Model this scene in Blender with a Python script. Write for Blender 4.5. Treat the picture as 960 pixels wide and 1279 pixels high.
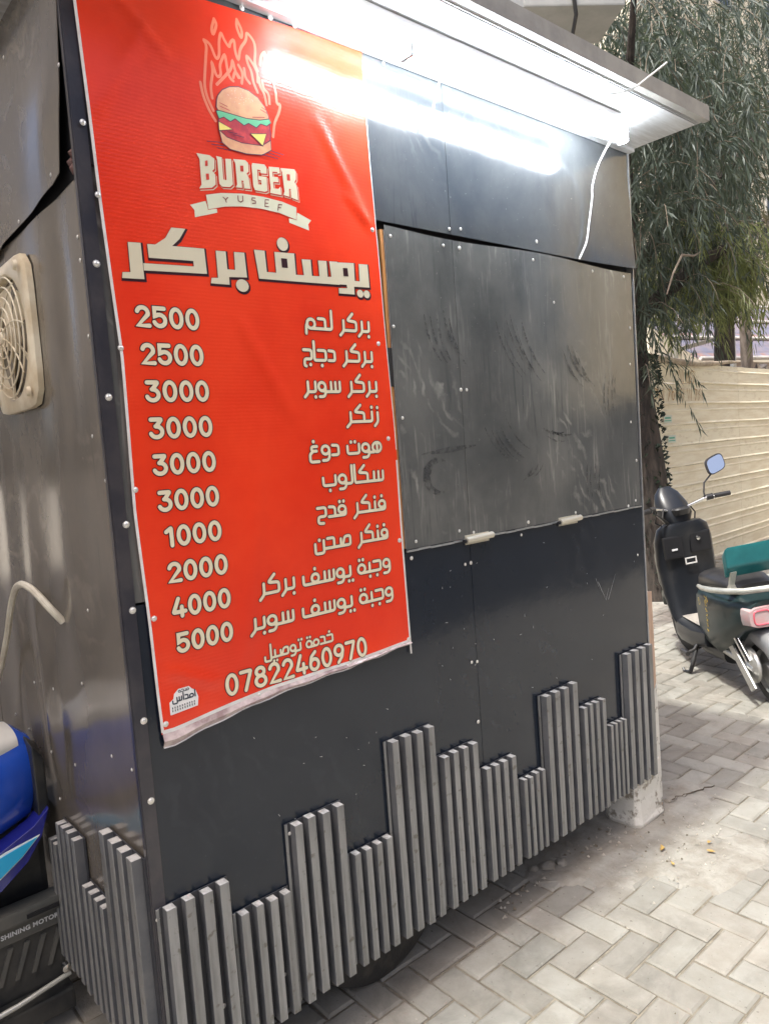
import bpy, bmesh, math, random
from mathutils import Vector, Matrix
import numpy as np
random.seed(7)
scene = bpy.context.scene
for o in list(bpy.data.objects):
    bpy.data.objects.remove(o)
COL = scene.collection
PI = math.pi

# ------------------------------------------------------------------ camera
FPX = 923.31                      # focal length in pixels of the 960 x 1279 photograph
CAM = Vector((-0.5953, -1.5949, 1.62))
YAW, PITCH, ROLL = 0.709675, -0.0828739, -0.0716773
fwd = Vector((math.sin(YAW) * math.cos(PITCH), math.cos(YAW) * math.cos(PITCH), math.sin(PITCH)))
rt0 = Vector((math.cos(YAW), -math.sin(YAW), 0))
up0 = rt0.cross(fwd)
rt = rt0 * math.cos(ROLL) + up0 * math.sin(ROLL)
up = -rt0 * math.sin(ROLL) + up0 * math.cos(ROLL)
cd = bpy.data.cameras.new('camera')
cam = bpy.data.objects.new('camera', cd)
COL.objects.link(cam)
M = Matrix((rt, up, -fwd)).transposed().to_4x4()
M.translation = CAM
cam.matrix_world = M
cd.sensor_fit = 'VERTICAL'
cd.sensor_height = 36.0
cd.lens = FPX / 1279 * 36.0
cd.clip_start = 0.05
cd.clip_end = 600
scene.camera = cam

# ------------------------------------------------------------------ light
SUN_DIR = Vector((1.28, 0.165, -2.72)).normalized()      # the way the light travels
world = bpy.data.worlds.new('World')
scene.world = world
world.use_nodes = True
wn = world.node_tree
wn.nodes.clear()
wo = wn.nodes.new('ShaderNodeOutputWorld')
wb = wn.nodes.new('ShaderNodeBackground')
ws = wn.nodes.new('ShaderNodeTexSky')
ws.sky_type = 'NISHITA'
ws.sun_disc = False
ws.sun_elevation = math.asin(-SUN_DIR.z)
ws.sun_rotation = math.atan2(-SUN_DIR.x, -SUN_DIR.y)
ws.air_density = 0.7
ws.dust_density = 7.0
ws.ozone_density = 1.0
wb.inputs['Strength'].default_value = 0.15
wn.links.new(ws.outputs[0], wb.inputs[0])
wn.links.new(wb.outputs[0], wo.inputs[0])
sd = bpy.data.lights.new('sun', 'SUN')
sd.energy = 2.4
sd.angle = math.radians(2.6)
sd.color = (0.97, 1.0, 0.95)
sun = bpy.data.objects.new('sun', sd)
COL.objects.link(sun)
sun.rotation_euler = SUN_DIR.to_track_quat('-Z', 'Y').to_euler()
sun.location = (0, 0, 12)
scene.view_settings.view_transform = 'Standard'
scene.view_settings.look = 'None'
scene.view_settings.gamma = 1.0
scene.view_settings.exposure = 0.98

# ------------------------------------------------------------------ materials
def mat(name, col, rough=0.5, metal=0.0, col2=None, nscale=6.0, nlo=0.4, nhi=0.6, bump=0.0, bscale=60.0,
        spec=0.5, stretch=None, trans=0.0, rough2=None, detail=6.0, emit=None, estr=0.0, coat=0.0):
    m = bpy.data.materials.new(name)
    m.use_nodes = True
    nt = m.node_tree
    b = nt.nodes['Principled BSDF']
    b.inputs['Base Color'].default_value = (*col, 1)
    b.inputs['Roughness'].default_value = rough
    b.inputs['Metallic'].default_value = metal
    b.inputs['Specular IOR Level'].default_value = spec
    if trans: b.inputs['Transmission Weight'].default_value = trans
    if coat: b.inputs['Coat Weight'].default_value = coat; b.inputs['Coat Roughness'].default_value = 0.08
    if emit:
        b.inputs['Emission Color'].default_value = (*emit, 1)
        b.inputs['Emission Strength'].default_value = estr
    if col2 is not None or bump:
        tc = nt.nodes.new('ShaderNodeTexCoord')
        src = tc.outputs['Object']
        if stretch:
            mp = nt.nodes.new('ShaderNodeMapping')
            mp.inputs['Scale'].default_value = stretch
            nt.links.new(src, mp.inputs[0]); src = mp.outputs[0]
    if col2 is not None:
        n = nt.nodes.new('ShaderNodeTexNoise')
        n.inputs['Scale'].default_value = nscale
        n.inputs['Detail'].default_value = detail
        n.inputs['Roughness'].default_value = 0.62
        nt.links.new(src, n.inputs['Vector'])
        r = nt.nodes.new('ShaderNodeMapRange')
        r.inputs['From Min'].default_value = nlo
        r.inputs['From Max'].default_value = nhi
        nt.links.new(n.outputs['Fac'], r.inputs['Value'])
        mx = nt.nodes.new('ShaderNodeMix'); mx.data_type = 'RGBA'
        mx.inputs[6].default_value = (*col, 1); mx.inputs[7].default_value = (*col2, 1)
        nt.links.new(r.outputs[0], mx.inputs[0])
        nt.links.new(mx.outputs[2], b.inputs['Base Color'])
        if rough2 is not None:
            rr = nt.nodes.new('ShaderNodeMapRange')
            rr.inputs['To Min'].default_value = rough
            rr.inputs['To Max'].default_value = rough2
            nt.links.new(r.outputs[0], rr.inputs['Value'])
            nt.links.new(rr.outputs[0], b.inputs['Roughness'])
    if bump:
        n2 = nt.nodes.new('ShaderNodeTexNoise')
        n2.inputs['Scale'].default_value = bscale
        n2.inputs['Detail'].default_value = 4
        nt.links.new(src, n2.inputs['Vector'])
        bp = nt.nodes.new('ShaderNodeBump')
        bp.inputs['Strength'].default_value = bump
        bp.inputs['Distance'].default_value = 0.01
        nt.links.new(n2.outputs['Fac'], bp.inputs['Height'])
        nt.links.new(bp.outputs[0], b.inputs['Normal'])
    return m

def panel_mat(name, base, dust, rough, rough2, seed, streak=0.5, dustlo=0.42, dusthi=0.72, wipe=0.8, spec=0.8):
    """Gloss-painted sheet metal with dried wipe marks, vertical runs, specks of grit and fine scratches."""
    m = bpy.data.materials.new(name)
    m.use_nodes = True
    nt = m.node_tree; L = nt.links.new
    b = nt.nodes['Principled BSDF']
    tc = nt.nodes.new('ShaderNodeTexCoord')
    def noise(sc, scale, det=5, off=0.0, dist=0.0):
        mp = nt.nodes.new('ShaderNodeMapping'); mp.inputs['Scale'].default_value = sc
        mp.inputs['Location'].default_value = (seed + off, seed * 2 + off, off)
        L(tc.outputs['Object'], mp.inputs[0])
        n = nt.nodes.new('ShaderNodeTexNoise'); n.inputs['Scale'].default_value = scale
        n.inputs['Detail'].default_value = det; n.inputs['Roughness'].default_value = 0.6
        n.inputs['Distortion'].default_value = dist
        L(mp.outputs[0], n.inputs['Vector'])
        return n.outputs['Fac']
    def rng(v, a, c, to=1.0):
        r = nt.nodes.new('ShaderNodeMapRange'); r.inputs['From Min'].default_value = a
        r.inputs['From Max'].default_value = c; r.inputs['To Max'].default_value = to
        L(v, r.inputs['Value']); return r.outputs[0]
    def mth(op, a, c):
        n = nt.nodes.new('ShaderNodeMath'); n.operation = op; n.use_clamp = True
        for i, v in enumerate((a, c)):
            if isinstance(v, (int, float)): n.inputs[i].default_value = v
            else: L(v, n.inputs[i])
        return n.outputs[0]
    cloud = rng(noise((1, 1, 0.8), 3.2, 9, 0, 0.25), dustlo, dusthi)
    runs = rng(noise((14, 14, 1.3), 3.0, 6, 3.1, 0.8), 0.48, 0.70, streak)
    mpw = nt.nodes.new('ShaderNodeMapping'); mpw.inputs['Rotation'].default_value = (0.25, 0.55, 0.25)
    mpw.inputs['Location'].default_value = (seed, seed, seed)
    L(tc.outputs['Object'], mpw.inputs[0])
    wvw = nt.nodes.new('ShaderNodeTexWave'); wvw.inputs['Scale'].default_value = 5.5
    wvw.inputs['Distortion'].default_value = 16.0; wvw.inputs['Detail'].default_value = 5.0
    wvw.inputs['Detail Scale'].default_value = 0.9
    L(mpw.outputs[0], wvw.inputs['Vector'])
    patch = rng(noise((1, 1, 1), 1.9, 3, 7.7), 0.46, 0.62)
    wipes = mth('MULTIPLY', mth('MULTIPLY', rng(wvw.outputs['Fac'], 0.35, 1.0, wipe), patch), rng(noise((1, 1, 1), 11, 5, 2.2), 0.35, 0.65))
    smear = mth('MULTIPLY', rng(noise((26, 26, 1.6), 3.0, 4, 9.9, 0.5), 0.56, 0.66), rng(noise((1, 1, 1), 2.2, 3, 12.2), 0.50, 0.62))
    speck = rng(noise((1, 1, 1), 95, 2, 5.5), 0.70, 0.76, 0.8)
    d = mth('MAXIMUM', mth('MULTIPLY', cloud, 0.38), mth('MULTIPLY', runs, cloud))
    d = mth('MAXIMUM', d, mth('MULTIPLY', wipes, 0.8))
    d = mth('MULTIPLY', d, mth('SUBTRACT', 1.0, mth('MULTIPLY', smear, 0.8)))
    d = mth('MAXIMUM', d, mth('MULTIPLY', speck, 0.6))
    mx = nt.nodes.new('ShaderNodeMix'); mx.data_type = 'RGBA'
    mx.inputs[6].default_value = (*base, 1); mx.inputs[7].default_value = (*dust, 1)
    L(d, mx.inputs[0]); L(mx.outputs[2], b.inputs['Base Color'])
    rr = nt.nodes.new('ShaderNodeMapRange'); rr.inputs['To Min'].default_value = rough
    rr.inputs['To Max'].default_value = rough2
    L(d, rr.inputs['Value']); L(rr.outputs[0], b.inputs['Roughness'])
    bp = nt.nodes.new('ShaderNodeBump'); bp.inputs['Strength'].default_value = 0.12
    bp.inputs['Distance'].default_value = 0.004
    L(noise((1, 1, 1), 14, 3, 1.3), bp.inputs['Height'])
    L(bp.outputs[0], b.inputs['Normal'])
    b.inputs['Specular IOR Level'].default_value = spec
    return m

M_PANEL = panel_mat('painted_panel', (0.066, 0.070, 0.070), (0.31, 0.30, 0.27), 0.11, 0.30, 1.7, 1.0, dustlo=0.32, dusthi=0.74, wipe=1.0)
M_FASCIA = panel_mat('fascia_paint', (0.044, 0.050, 0.056), (0.19, 0.185, 0.17), 0.11, 0.24, 6.1, wipe=0.25, dustlo=0.40, dusthi=0.85)
M_PANEL_LOW = panel_mat('painted_panel_low', (0.010, 0.0155, 0.026), (0.036, 0.043, 0.055), 0.12, 0.28, 4.2, 0.35, 0.42, 0.95, 0.5, 0.5)
M_SIDE = panel_mat('side_sheet', (0.110, 0.096, 0.080), (0.26, 0.225, 0.18), 0.14, 0.32, 9.3, 0.5, 0.34, 0.80)
M_TRIM = mat('corner_trim_paint', (0.030, 0.030, 0.040), 0.28, col2=(0.06, 0.055, 0.06), bump=0.05)
M_DARK = mat('dark_cavity', (0.008, 0.008, 0.010), 0.7)
M_SLAT = mat('slat_composite', (0.185, 0.185, 0.178), 0.36, col2=(0.26, 0.26, 0.25), nscale=9, stretch=(6, 6, 0.6), bump=0.12, bscale=120)
M_SLATBACK = mat('slat_backing', (0.035, 0.038, 0.046), 0.5, col2=(0.05, 0.05, 0.055), nscale=8, bump=0.05)
M_SLATSIDE = mat('slat_side', (0.085, 0.090, 0.10), 0.45, col2=(0.125, 0.127, 0.132), nscale=9, bump=0.08, bscale=120)  # darker than the slat fronts: shade between slats put into the colour
M_SLATEND = mat('slat_cut_end', (0.55, 0.54, 0.52), 0.6, col2=(0.36, 0.35, 0.33), nscale=60)
M_SCREW = mat('screw_metal', (0.78, 0.76, 0.72), 0.32, 0.6)
M_GALV = mat('galvanised_sheet', (0.55, 0.56, 0.57), 0.34, 0.75, col2=(0.40, 0.41, 0.42), nscale=14, rough2=0.5, bump=0.05)
M_AWN = mat('awning_sheet', (0.58, 0.59, 0.60), 0.42, 0.35, col2=(0.46, 0.46, 0.46), nscale=9, rough2=0.55, bump=0.06, stretch=(0.6, 5, 5))
M_LIP = mat('awning_lip', (0.36, 0.345, 0.315), 0.5, 0.1, col2=(0.28, 0.27, 0.25), nscale=10, bump=0.05)
M_WOOD = mat('orange_wood', (0.55, 0.25, 0.07), 0.6, col2=(0.40, 0.17, 0.05), nscale=10, stretch=(8, 8, 0.7), bump=0.1)
M_TIMBER = mat('pale_timber', (0.62, 0.44, 0.32), 0.7, col2=(0.50, 0.34, 0.24), nscale=12, stretch=(8, 8, 0.8), bump=0.1)
M_RED = mat('banner_vinyl', (0.88, 0.052, 0.013), 0.22, col2=(0.80, 0.036, 0.009), nscale=2.2, spec=0.55)
M_WHITEV = mat('banner_white_vinyl', (0.82, 0.80, 0.77), 0.35, col2=(0.72, 0.66, 0.62), nscale=20)
M_CREAM = mat('print_cream', (0.80, 0.72, 0.52), 0.32)
M_INK = mat('print_dark_ink', (0.035, 0.006, 0.010), 0.32)
M_CRED = mat('print_red', (0.62, 0.05, 0.025), 0.3)
M_WIRE = mat('white_cord', (0.82, 0.82, 0.80), 0.45)
M_CABLE = mat('cream_cable', (0.70, 0.66, 0.54), 0.4, col2=(0.55, 0.5, 0.4), nscale=12)
M_FAN = mat('cream_plastic', (0.80, 0.72, 0.55), 0.42, col2=(0.64, 0.53, 0.36), nscale=9)
M_BLACK = mat('black_plastic', (0.018, 0.018, 0.020), 0.38, col2=(0.035, 0.033, 0.032), nscale=8)
M_RUBBER = mat('tyre_rubber', (0.030, 0.029, 0.028), 0.75, col2=(0.09, 0.08, 0.065), nscale=9, nlo=0.5, nhi=0.75, bump=0.2)
M_CHROME = mat('chrome', (0.80, 0.80, 0.78), 0.16, 1.0)
M_ALU = mat('cast_aluminium', (0.62, 0.62, 0.60), 0.38, 0.7, col2=(0.45, 0.44, 0.42), nscale=12)

for m_ in (M_SLAT,):
    nt = m_.node_tree; bs = nt.nodes['Principled BSDF']; lk = bs.inputs['Base Color'].links[0]; src = lk.from_socket
    oi = nt.nodes.new('ShaderNodeObjectInfo'); mr = nt.nodes.new('ShaderNodeMapRange'); mr.inputs['To Min'].default_value = .82; mr.inputs['To Max'].default_value = 1.12
    hs = nt.nodes.new('ShaderNodeHueSaturation')
    geo = nt.nodes.new('ShaderNodeNewGeometry'); nn_ = nt.nodes.new('ShaderNodeTexNoise'); nn_.inputs['Scale'].default_value = 42; nn_.inputs['Detail'].default_value = 6
    nt.links.new(geo.outputs['Position'], nn_.inputs['Vector'])
    r2 = nt.nodes.new('ShaderNodeMapRange'); r2.inputs['From Min'].default_value = .62; r2.inputs['From Max'].default_value = .70; r2.inputs['To Max'].default_value = .7
    nt.links.new(nn_.outputs['Fac'], r2.inputs['Value'])
    mx = nt.nodes.new('ShaderNodeMix'); mx.data_type = 'RGBA'; mx.inputs[7].default_value = (.10, .085, .065, 1)
    nt.links.new(oi.outputs['Random'], mr.inputs['Value']); nt.links.new(src, hs.inputs['Color']); nt.links.new(mr.outputs[0], hs.inputs['Value'])
    nt.links.new(r2.outputs[0], mx.inputs[0]); nt.links.new(hs.outputs[0], mx.inputs[6]); nt.links.new(mx.outputs[2], bs.inputs['Base Color'])

# ------------------------------------------------------------------ helpers
def tag(o, label=None, cat=None, group=None, kind=None):
    if label: o['label'] = label
    if cat: o['category'] = cat
    if group: o['group'] = group
    if kind: o['kind'] = kind
    return o

def empty(name, loc=(0, 0, 0), rz=0.0):
    o = bpy.data.objects.new(name, None)
    COL.objects.link(o); o.location = loc; o.rotation_euler = (0, 0, rz)
    o.empty_display_size = 0.1
    return o

class MB:
    def __init__(s): s.v = []; s.f = []; s.mi = []
    def add(s, vs, fs, mi=0):
        b = len(s.v)
        s.v += [tuple(v) for v in vs]
        s.f += [tuple(i + b for i in f) for f in fs]
        s.mi += [mi] * len(fs)
        return s
    def box(s, x0, x1, y0, y1, z0, z1, mi=0, top=None):
        vs = [(x0, y0, z0), (x1, y0, z0), (x1, y1, z0), (x0, y1, z0), (x0, y0, z1), (x1, y0, z1), (x1, y1, z1), (x0, y1, z1)]
        fs = [(0, 3, 2, 1), (4, 5, 6, 7), (0, 1, 5, 4), (1, 2, 6, 5), (2, 3, 7, 6), (3, 0, 4, 7)]
        s.add(vs, fs, mi)
        if top is not None: s.mi[-5] = top
        return s
    def tube(s, pts, r, n=8, mi=0, caps=True):
        pts = [Vector(p) for p in pts]
        rs = r if isinstance(r, (list, tuple)) else [r] * len(pts)
        base = len(s.v); prev = None
        for i, p in enumerate(pts):
            if i == 0: t = pts[1] - pts[0]
            elif i == len(pts) - 1: t = pts[-1] - pts[-2]
            else: t = pts[i + 1] - pts[i - 1]
            t.normalize()
            if prev is None:
                a = Vector((0, 0, 1)) if abs(t.z) < 0.9 else Vector((1, 0, 0))
                u = t.cross(a).normalized()
            else:
                u = (prev - t * prev.dot(t)).normalized()
            prev = u; w = t.cross(u)
            for k in range(n):
                a = 2 * PI * k / n
                s.v.append(tuple(p + (u * math.cos(a) + w * math.sin(a)) * rs[i]))
        for i in range(len(pts) - 1):
            for k in range(n):
                s.f.append((base + i * n + k, base + i * n + (k + 1) % n, base + (i + 1) * n + (k + 1) % n, base + (i + 1) * n + k)); s.mi.append(mi)
        if caps:
            s.f.append(tuple(base + k for k in range(n - 1, -1, -1))); s.mi.append(mi)
            e = base + (len(pts) - 1) * n
            s.f.append(tuple(e + k for k in range(n))); s.mi.append(mi)
        return s
    def loft(s, rings, mi=0, caps=True, closed=False):
        n = len(rings[0]); base = len(s.v)
        for r in rings: s.v += [tuple(p) for p in r]
        m = len(rings)
        for i in range(m if closed else m - 1):
            j = (i + 1) % m
            for k in range(n):
                s.f.append((base + i * n + k, base + i * n + (k + 1) % n, base + j * n + (k + 1) % n, base + j * n + k)); s.mi.append(mi)
        if caps and not closed:
            s.f.append(tuple(base + k for k in range(n - 1, -1, -1))); s.mi.append(mi)
            e = base + (m - 1) * n
            s.f.append(tuple(e + k for k in range(n))); s.mi.append(mi)
        return s
    def prism(s, poly, y0, y1, mi=0):
        """outline in (x, z) extruded along y"""
        return s.loft([[(x, y0, z) for x, z in poly], [(x, y1, z) for x, z in poly]], mi)
    def lathe(s, prof, c, axis='y', n=24, mi=0, closed=False):
        """prof: (radius, height along axis)"""
        rings = []
        for k in range(n):
            a = 2 * PI * k / n; ca, sa = math.cos(a), math.sin(a)
            ring = []
            for r, h in prof:
                if axis == 'y': ring.append((c[0] + r * ca, c[1] + h, c[2] + r * sa))
                elif axis == 'x': ring.append((c[0] + h, c[1] + r * ca, c[2] + r * sa))
                else: ring.append((c[0] + r * ca, c[1] + r * sa, c[2] + h))
            rings.append(ring)
        m = len(prof); base = len(s.v)
        for r in rings: s.v += r
        for i in range(n):
            j = (i + 1) % n
            for k in range(m if closed else m - 1):
                l = (k + 1) % m
                s.f.append((base + i * m + k, base + i * m + l, base + j * m + l, base + j * m + k)); s.mi.append(mi)
        return s
    def build(s, name, mats, parent=None, smooth=False, bevel=0.0, seg=2, sub=0, loc=None):
        me = bpy.data.meshes.new(name)
        me.from_pydata(s.v, [], s.f)
        if not isinstance(mats, (list, tuple)): mats = [mats]
        for m in mats: me.materials.append(m)
        if len(mats) > 1:
            me.polygons.foreach_set('material_index', s.mi)
        bm = bmesh.new(); bm.from_mesh(me)
        bmesh.ops.recalc_face_normals(bm, faces=bm.faces)
        if bevel:
            es = [e for e in bm.edges if len(e.link_faces) == 2 and e.calc_face_angle(0) > 0.5]
            bmesh.ops.bevel(bm, geom=es, offset=bevel, segments=seg, affect='EDGES', profile=0.7, clamp_overlap=True)
        bm.to_mesh(me); bm.free()
        if smooth:
            me.polygons.foreach_set('use_smooth', [True] * len(me.polygons))
            try: me.set_sharp_from_angle(angle=math.radians(40))
            except Exception: pass
        o = bpy.data.objects.new(name, me)
        COL.objects.link(o)
        if parent is not None: o.parent = parent
        if loc: o.location = loc
        if sub:
            md = o.modifiers.new('sub', 'SUBSURF'); md.levels = sub; md.render_levels = sub
        return o

def inst(name, me, parent, loc, rot=(0, 0, 0), scale=(1, 1, 1)):
    o = bpy.data.objects.new(name, me)
    COL.objects.link(o); o.parent = parent; o.location = loc; o.rotation_euler = rot; o.scale = scale
    return o

def lerp_tab(tab, t):
    """tab: list of (t, v) with t ascending"""
    if t <= tab[0][0]: return tab[0][1]
    for (a, b), (c, d) in zip(tab, tab[1:]):
        if t <= c: return b + (d - b) * (t - a) / (c - a)
    return tab[-1][1]

def smoothnoise(x, y, s):
    return (math.sin(x * 1.7 * s + 1.3) * math.cos(y * 1.3 * s + 0.4) + 0.5 * math.sin(x * 3.1 * s - y * 2.3 * s + 2.0)
            + 0.33 * math.cos(y * 4.7 * s + x * 1.1 * s))
# ------------------------------------------------------------------ traced drawings, metres on the kiosk front (x, z)
TITLE = [[(0.091,2.1094),(0.1197,2.1112),(0.1205,2.0328),(0.0708,2.031),(0.0727,2.0435),(0.0906,2.0453)],
 [(0.1348,2.1107),(0.2747,2.1179),(0.2759,2.06),(0.1212,2.0519),(0.1215,2.0675),(0.2437,2.0737),(0.2435,2.0862),(0.1356,2.0809)],
 [(0.1963,2.1548),(0.2315,2.1572),(0.214,2.1315),(0.1934,2.1131),(0.1527,2.1111),(0.1793,2.1295)],
 [(0.3046,2.117),(0.3309,2.1182),(0.3312,2.0764),(0.3521,2.0772),(0.3533,2.1196),(0.3814,2.1209),(0.3832,2.062),(0.3338,2.0586),(0.3335,2.0404),(0.2838,2.0392),(0.2866,2.0521),(0.304,2.0538)],
 [(0.4095,2.1314),(0.4394,2.1323),(0.4407,2.0809),(0.4682,2.0816),(0.4676,2.1329),(0.5275,2.1358),(0.5274,2.0826),(0.5523,2.0837),(0.5493,2.1238),(0.5772,2.1254),(0.5776,2.0847),(0.6016,2.0856),(0.6002,2.1258),(0.6272,2.1274),(0.6278,2.0867),(0.6398,2.0879),(0.6363,2.1277),(0.6621,2.129),(0.6657,2.0693),(0.4167,2.0625)],
 [(0.6601,2.1274),(0.7189,2.1315),(0.7183,2.0843),(0.7357,2.0845),(0.7363,2.1312),(0.7678,2.133),(0.7699,2.0711),(0.7148,2.0685),(0.7148,2.0478),(0.6616,2.0465),(0.662,2.0603),(0.6904,2.0627),(0.6893,2.0714),(0.6602,2.0703)]]
TITLE_HOLES = [[(0.4866,2.1189),(0.5032,2.1193),(0.5036,2.0975),(0.487,2.0971)],
 [(0.6803,2.1143),(0.6945,2.115),(0.6963,2.0947),(0.6811,2.094)]]
TITLE_DOTS = [[(0.3682,2.0415)],
 [(0.4943,2.1551)],
 [(0.7345,2.0517)],
 [(0.7581,2.0521)]]
LETTERS = [[(0.2768,2.334),(0.3103,2.3358),(0.3226,2.3302),(0.3203,2.3071),(0.3142,2.3011),(0.3216,2.2943),(0.3205,2.2714),(0.3103,2.2625),(0.2767,2.2549),(0.2832,2.2649),(0.2836,2.3226)],
 [(0.3271,2.3375),(0.342,2.3372),(0.3418,2.2866),(0.3501,2.2864),(0.3512,2.3357),(0.3675,2.3382),(0.3666,2.2794),(0.3582,2.272),(0.3371,2.2694),(0.3301,2.2747),(0.3299,2.3283)],
 [(0.3725,2.3392),(0.4059,2.3431),(0.4133,2.3378),(0.4133,2.3177),(0.4067,2.3115),(0.4119,2.3041),(0.4144,2.277),(0.3972,2.2754),(0.3962,2.2929),(0.3912,2.293),(0.3914,2.2754),(0.3737,2.274),(0.3783,2.2815),(0.3775,2.331)],
 [(0.4254,2.3401),(0.4601,2.3433),(0.4656,2.3376),(0.4649,2.3221),(0.4476,2.32),(0.4475,2.3274),(0.4382,2.3274),(0.4375,2.2917),(0.4469,2.2927),(0.4475,2.303),(0.4398,2.303),(0.44,2.3125),(0.4641,2.3141),(0.4633,2.2808),(0.4556,2.2771),(0.4271,2.2764),(0.4233,2.2859),(0.4227,2.3329)],
 [(0.4721,2.3405),(0.5037,2.344),(0.5045,2.3304),(0.4971,2.3283),(0.4962,2.332),(0.4823,2.3304),(0.4819,2.3183),(0.4971,2.3193),(0.498,2.3074),(0.4823,2.3057),(0.4824,2.2899),(0.4964,2.2909),(0.5025,2.2978),(0.5035,2.2771),(0.4699,2.2768),(0.4731,2.2876),(0.4722,2.3286)],
 [(0.507,2.3436),(0.549,2.348),(0.5528,2.3417),(0.551,2.3238),(0.5459,2.3158),(0.5516,2.308),(0.5524,2.2711),(0.5332,2.275),(0.5331,2.2961),(0.528,2.2969),(0.5269,2.2765),(0.5099,2.2782),(0.5138,2.2876),(0.5112,2.334)]]
LETTER_HOLES = [[(0.2978,2.3205),(0.3035,2.3226),(0.303,2.3103),(0.2967,2.3091)],
 [(0.2967,2.2914),(0.3042,2.2928),(0.304,2.2798),(0.2972,2.2777)],
 [(0.3906,2.3268),(0.3986,2.3283),(0.3984,2.315),(0.3905,2.3142)],
 [(0.5245,2.3312),(0.5332,2.3321),(0.533,2.3171),(0.5244,2.3166)]]
RIBBON = [[(0.2926,2.2434),(0.3317,2.2538),(0.39,2.2618),(0.4502,2.2639),(0.504,2.2609),(0.5453,2.2523),(0.5423,2.2218),(0.4927,2.232),(0.4391,2.2342),(0.387,2.2312),(0.3401,2.224),(0.2959,2.2106)],
 [(0.2494,2.214),(0.2905,2.2292),(0.2959,2.2106),(0.3185,2.2151),(0.3188,2.2066),(0.2592,2.1874),(0.2591,2.204)],
 [(0.5472,2.2402),(0.589,2.2267),(0.5789,2.2156),(0.5801,2.2003),(0.5205,2.2116),(0.5207,2.2222),(0.5423,2.2218)]]
YUSEF = [[(0.3366,2.2454),(0.3436,2.24),(0.35,2.2469)],
 [(0.3436,2.24),(0.3448,2.2336)],
 [(0.3777,2.2554),(0.3776,2.2431),(0.384,2.2408),(0.3903,2.2451),(0.3907,2.2569)],
 [(0.4268,2.2571),(0.4171,2.2562),(0.4158,2.2509),(0.4253,2.2497),(0.4256,2.245),(0.4157,2.2425)],
 [(0.4653,2.2588),(0.4545,2.2578),(0.452,2.2413),(0.4632,2.242)],
 [(0.4537,2.2495),(0.4619,2.2501)],
 [(0.5032,2.2528),(0.4926,2.2521),(0.4889,2.2367)],
 [(0.491,2.2446),(0.499,2.2448)]]
FLAMES = [[(0.3301,2.4406),(0.3156,2.4702),(0.3123,2.4946),(0.3204,2.5471),(0.3273,2.5868),(0.3183,2.598),(0.3365,2.592),(0.3434,2.5737),(0.3494,2.5602),(0.3584,2.5703),(0.3608,2.6066),(0.3681,2.6291),(0.374,2.613),(0.3873,2.5963),(0.3902,2.61),(0.4027,2.6227),(0.4021,2.5928),(0.4092,2.5714),(0.4171,2.6048),(0.4366,2.6287),(0.4381,2.65),(0.459,2.6325),(0.4598,2.6091),(0.4539,2.581),(0.4618,2.5647)],
 [(0.3025,2.4971),(0.3067,2.468),(0.3208,2.4359),(0.3337,2.4185)],
 [(0.33,2.4686),(0.3281,2.4936),(0.3377,2.5316),(0.3358,2.5564),(0.3467,2.5187),(0.3594,2.5271),(0.3563,2.5493),(0.3739,2.5823),(0.3764,2.547),(0.3804,2.5275),(0.3905,2.5224)],
 [(0.3451,2.503),(0.365,2.5235),(0.3888,2.5504),(0.3927,2.5747),(0.3976,2.5476),(0.4055,2.534)],
 [(0.4084,2.5634),(0.4192,2.5481),(0.4136,2.5231)],
 [(0.3913,2.5304),(0.3976,2.5476),(0.4086,2.5349)],
 [(0.4567,2.5129),(0.446,2.5341),(0.4438,2.5599),(0.4342,2.573),(0.4317,2.5959),(0.4503,2.5774),(0.4612,2.5592),(0.4591,2.5374)],
 [(0.4235,2.5597),(0.4245,2.539),(0.436,2.5289)],
 [(0.4697,2.5801),(0.4735,2.6023),(0.488,2.6184),(0.4843,2.5973),(0.5001,2.5587),(0.5103,2.529),(0.5104,2.4965),(0.5217,2.5019),(0.5154,2.4786),(0.4993,2.4504),(0.4926,2.4164)],
 [(0.4725,2.5436),(0.4739,2.5252),(0.4895,2.5184),(0.4888,2.494)],
 [(0.4634,2.5492),(0.4646,2.5282),(0.4762,2.5151),(0.4801,2.4892)],
 [(0.3528,2.6523),(0.359,2.6416),(0.3458,2.6123),(0.3429,2.6266),(0.3528,2.6523)],
 [(0.4144,2.67),(0.4275,2.6468),(0.4223,2.6258),(0.4111,2.6522),(0.4144,2.67)]]
BURGER = [[(0.3415,2.4663),(0.3456,2.4776),(0.359,2.4937),(0.3782,2.505),(0.4032,2.5113),(0.4309,2.5091),(0.4553,2.4993),(0.4729,2.4821),(0.4824,2.4629),(0.483,2.4522),(0.4565,2.4462),(0.418,2.4415),(0.381,2.4422),(0.345,2.4429),(0.3393,2.4505)],
 [(0.3432,2.4245),(0.3562,2.4351),(0.4178,2.4401),(0.4824,2.4467),(0.4847,2.4201),(0.4817,2.4059),(0.4571,2.3873),(0.3966,2.3828),(0.3604,2.3869),(0.3413,2.3996)],
 [(0.3375,2.4411),(0.3433,2.4258),(0.3559,2.4325),(0.3733,2.4261),(0.3865,2.4356),(0.3982,2.4304),(0.4101,2.4252),(0.4234,2.4334),(0.445,2.4276),(0.4574,2.4397),(0.4751,2.4383),(0.4875,2.4478),(0.4833,2.455),(0.4565,2.4462),(0.418,2.4415),(0.381,2.4422),(0.345,2.4429)],
 [(0.3419,2.3972),(0.3602,2.3856),(0.3995,2.3808),(0.4569,2.386),(0.4831,2.4035),(0.4826,2.3817),(0.4549,2.3654),(0.4098,2.3591),(0.3668,2.361),(0.3469,2.3724)],
 [(0.341,2.4175),(0.376,2.4077),(0.3412,2.3983)],
 [(0.4272,2.4083),(0.4714,2.4173),(0.4587,2.3877)]]
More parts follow.
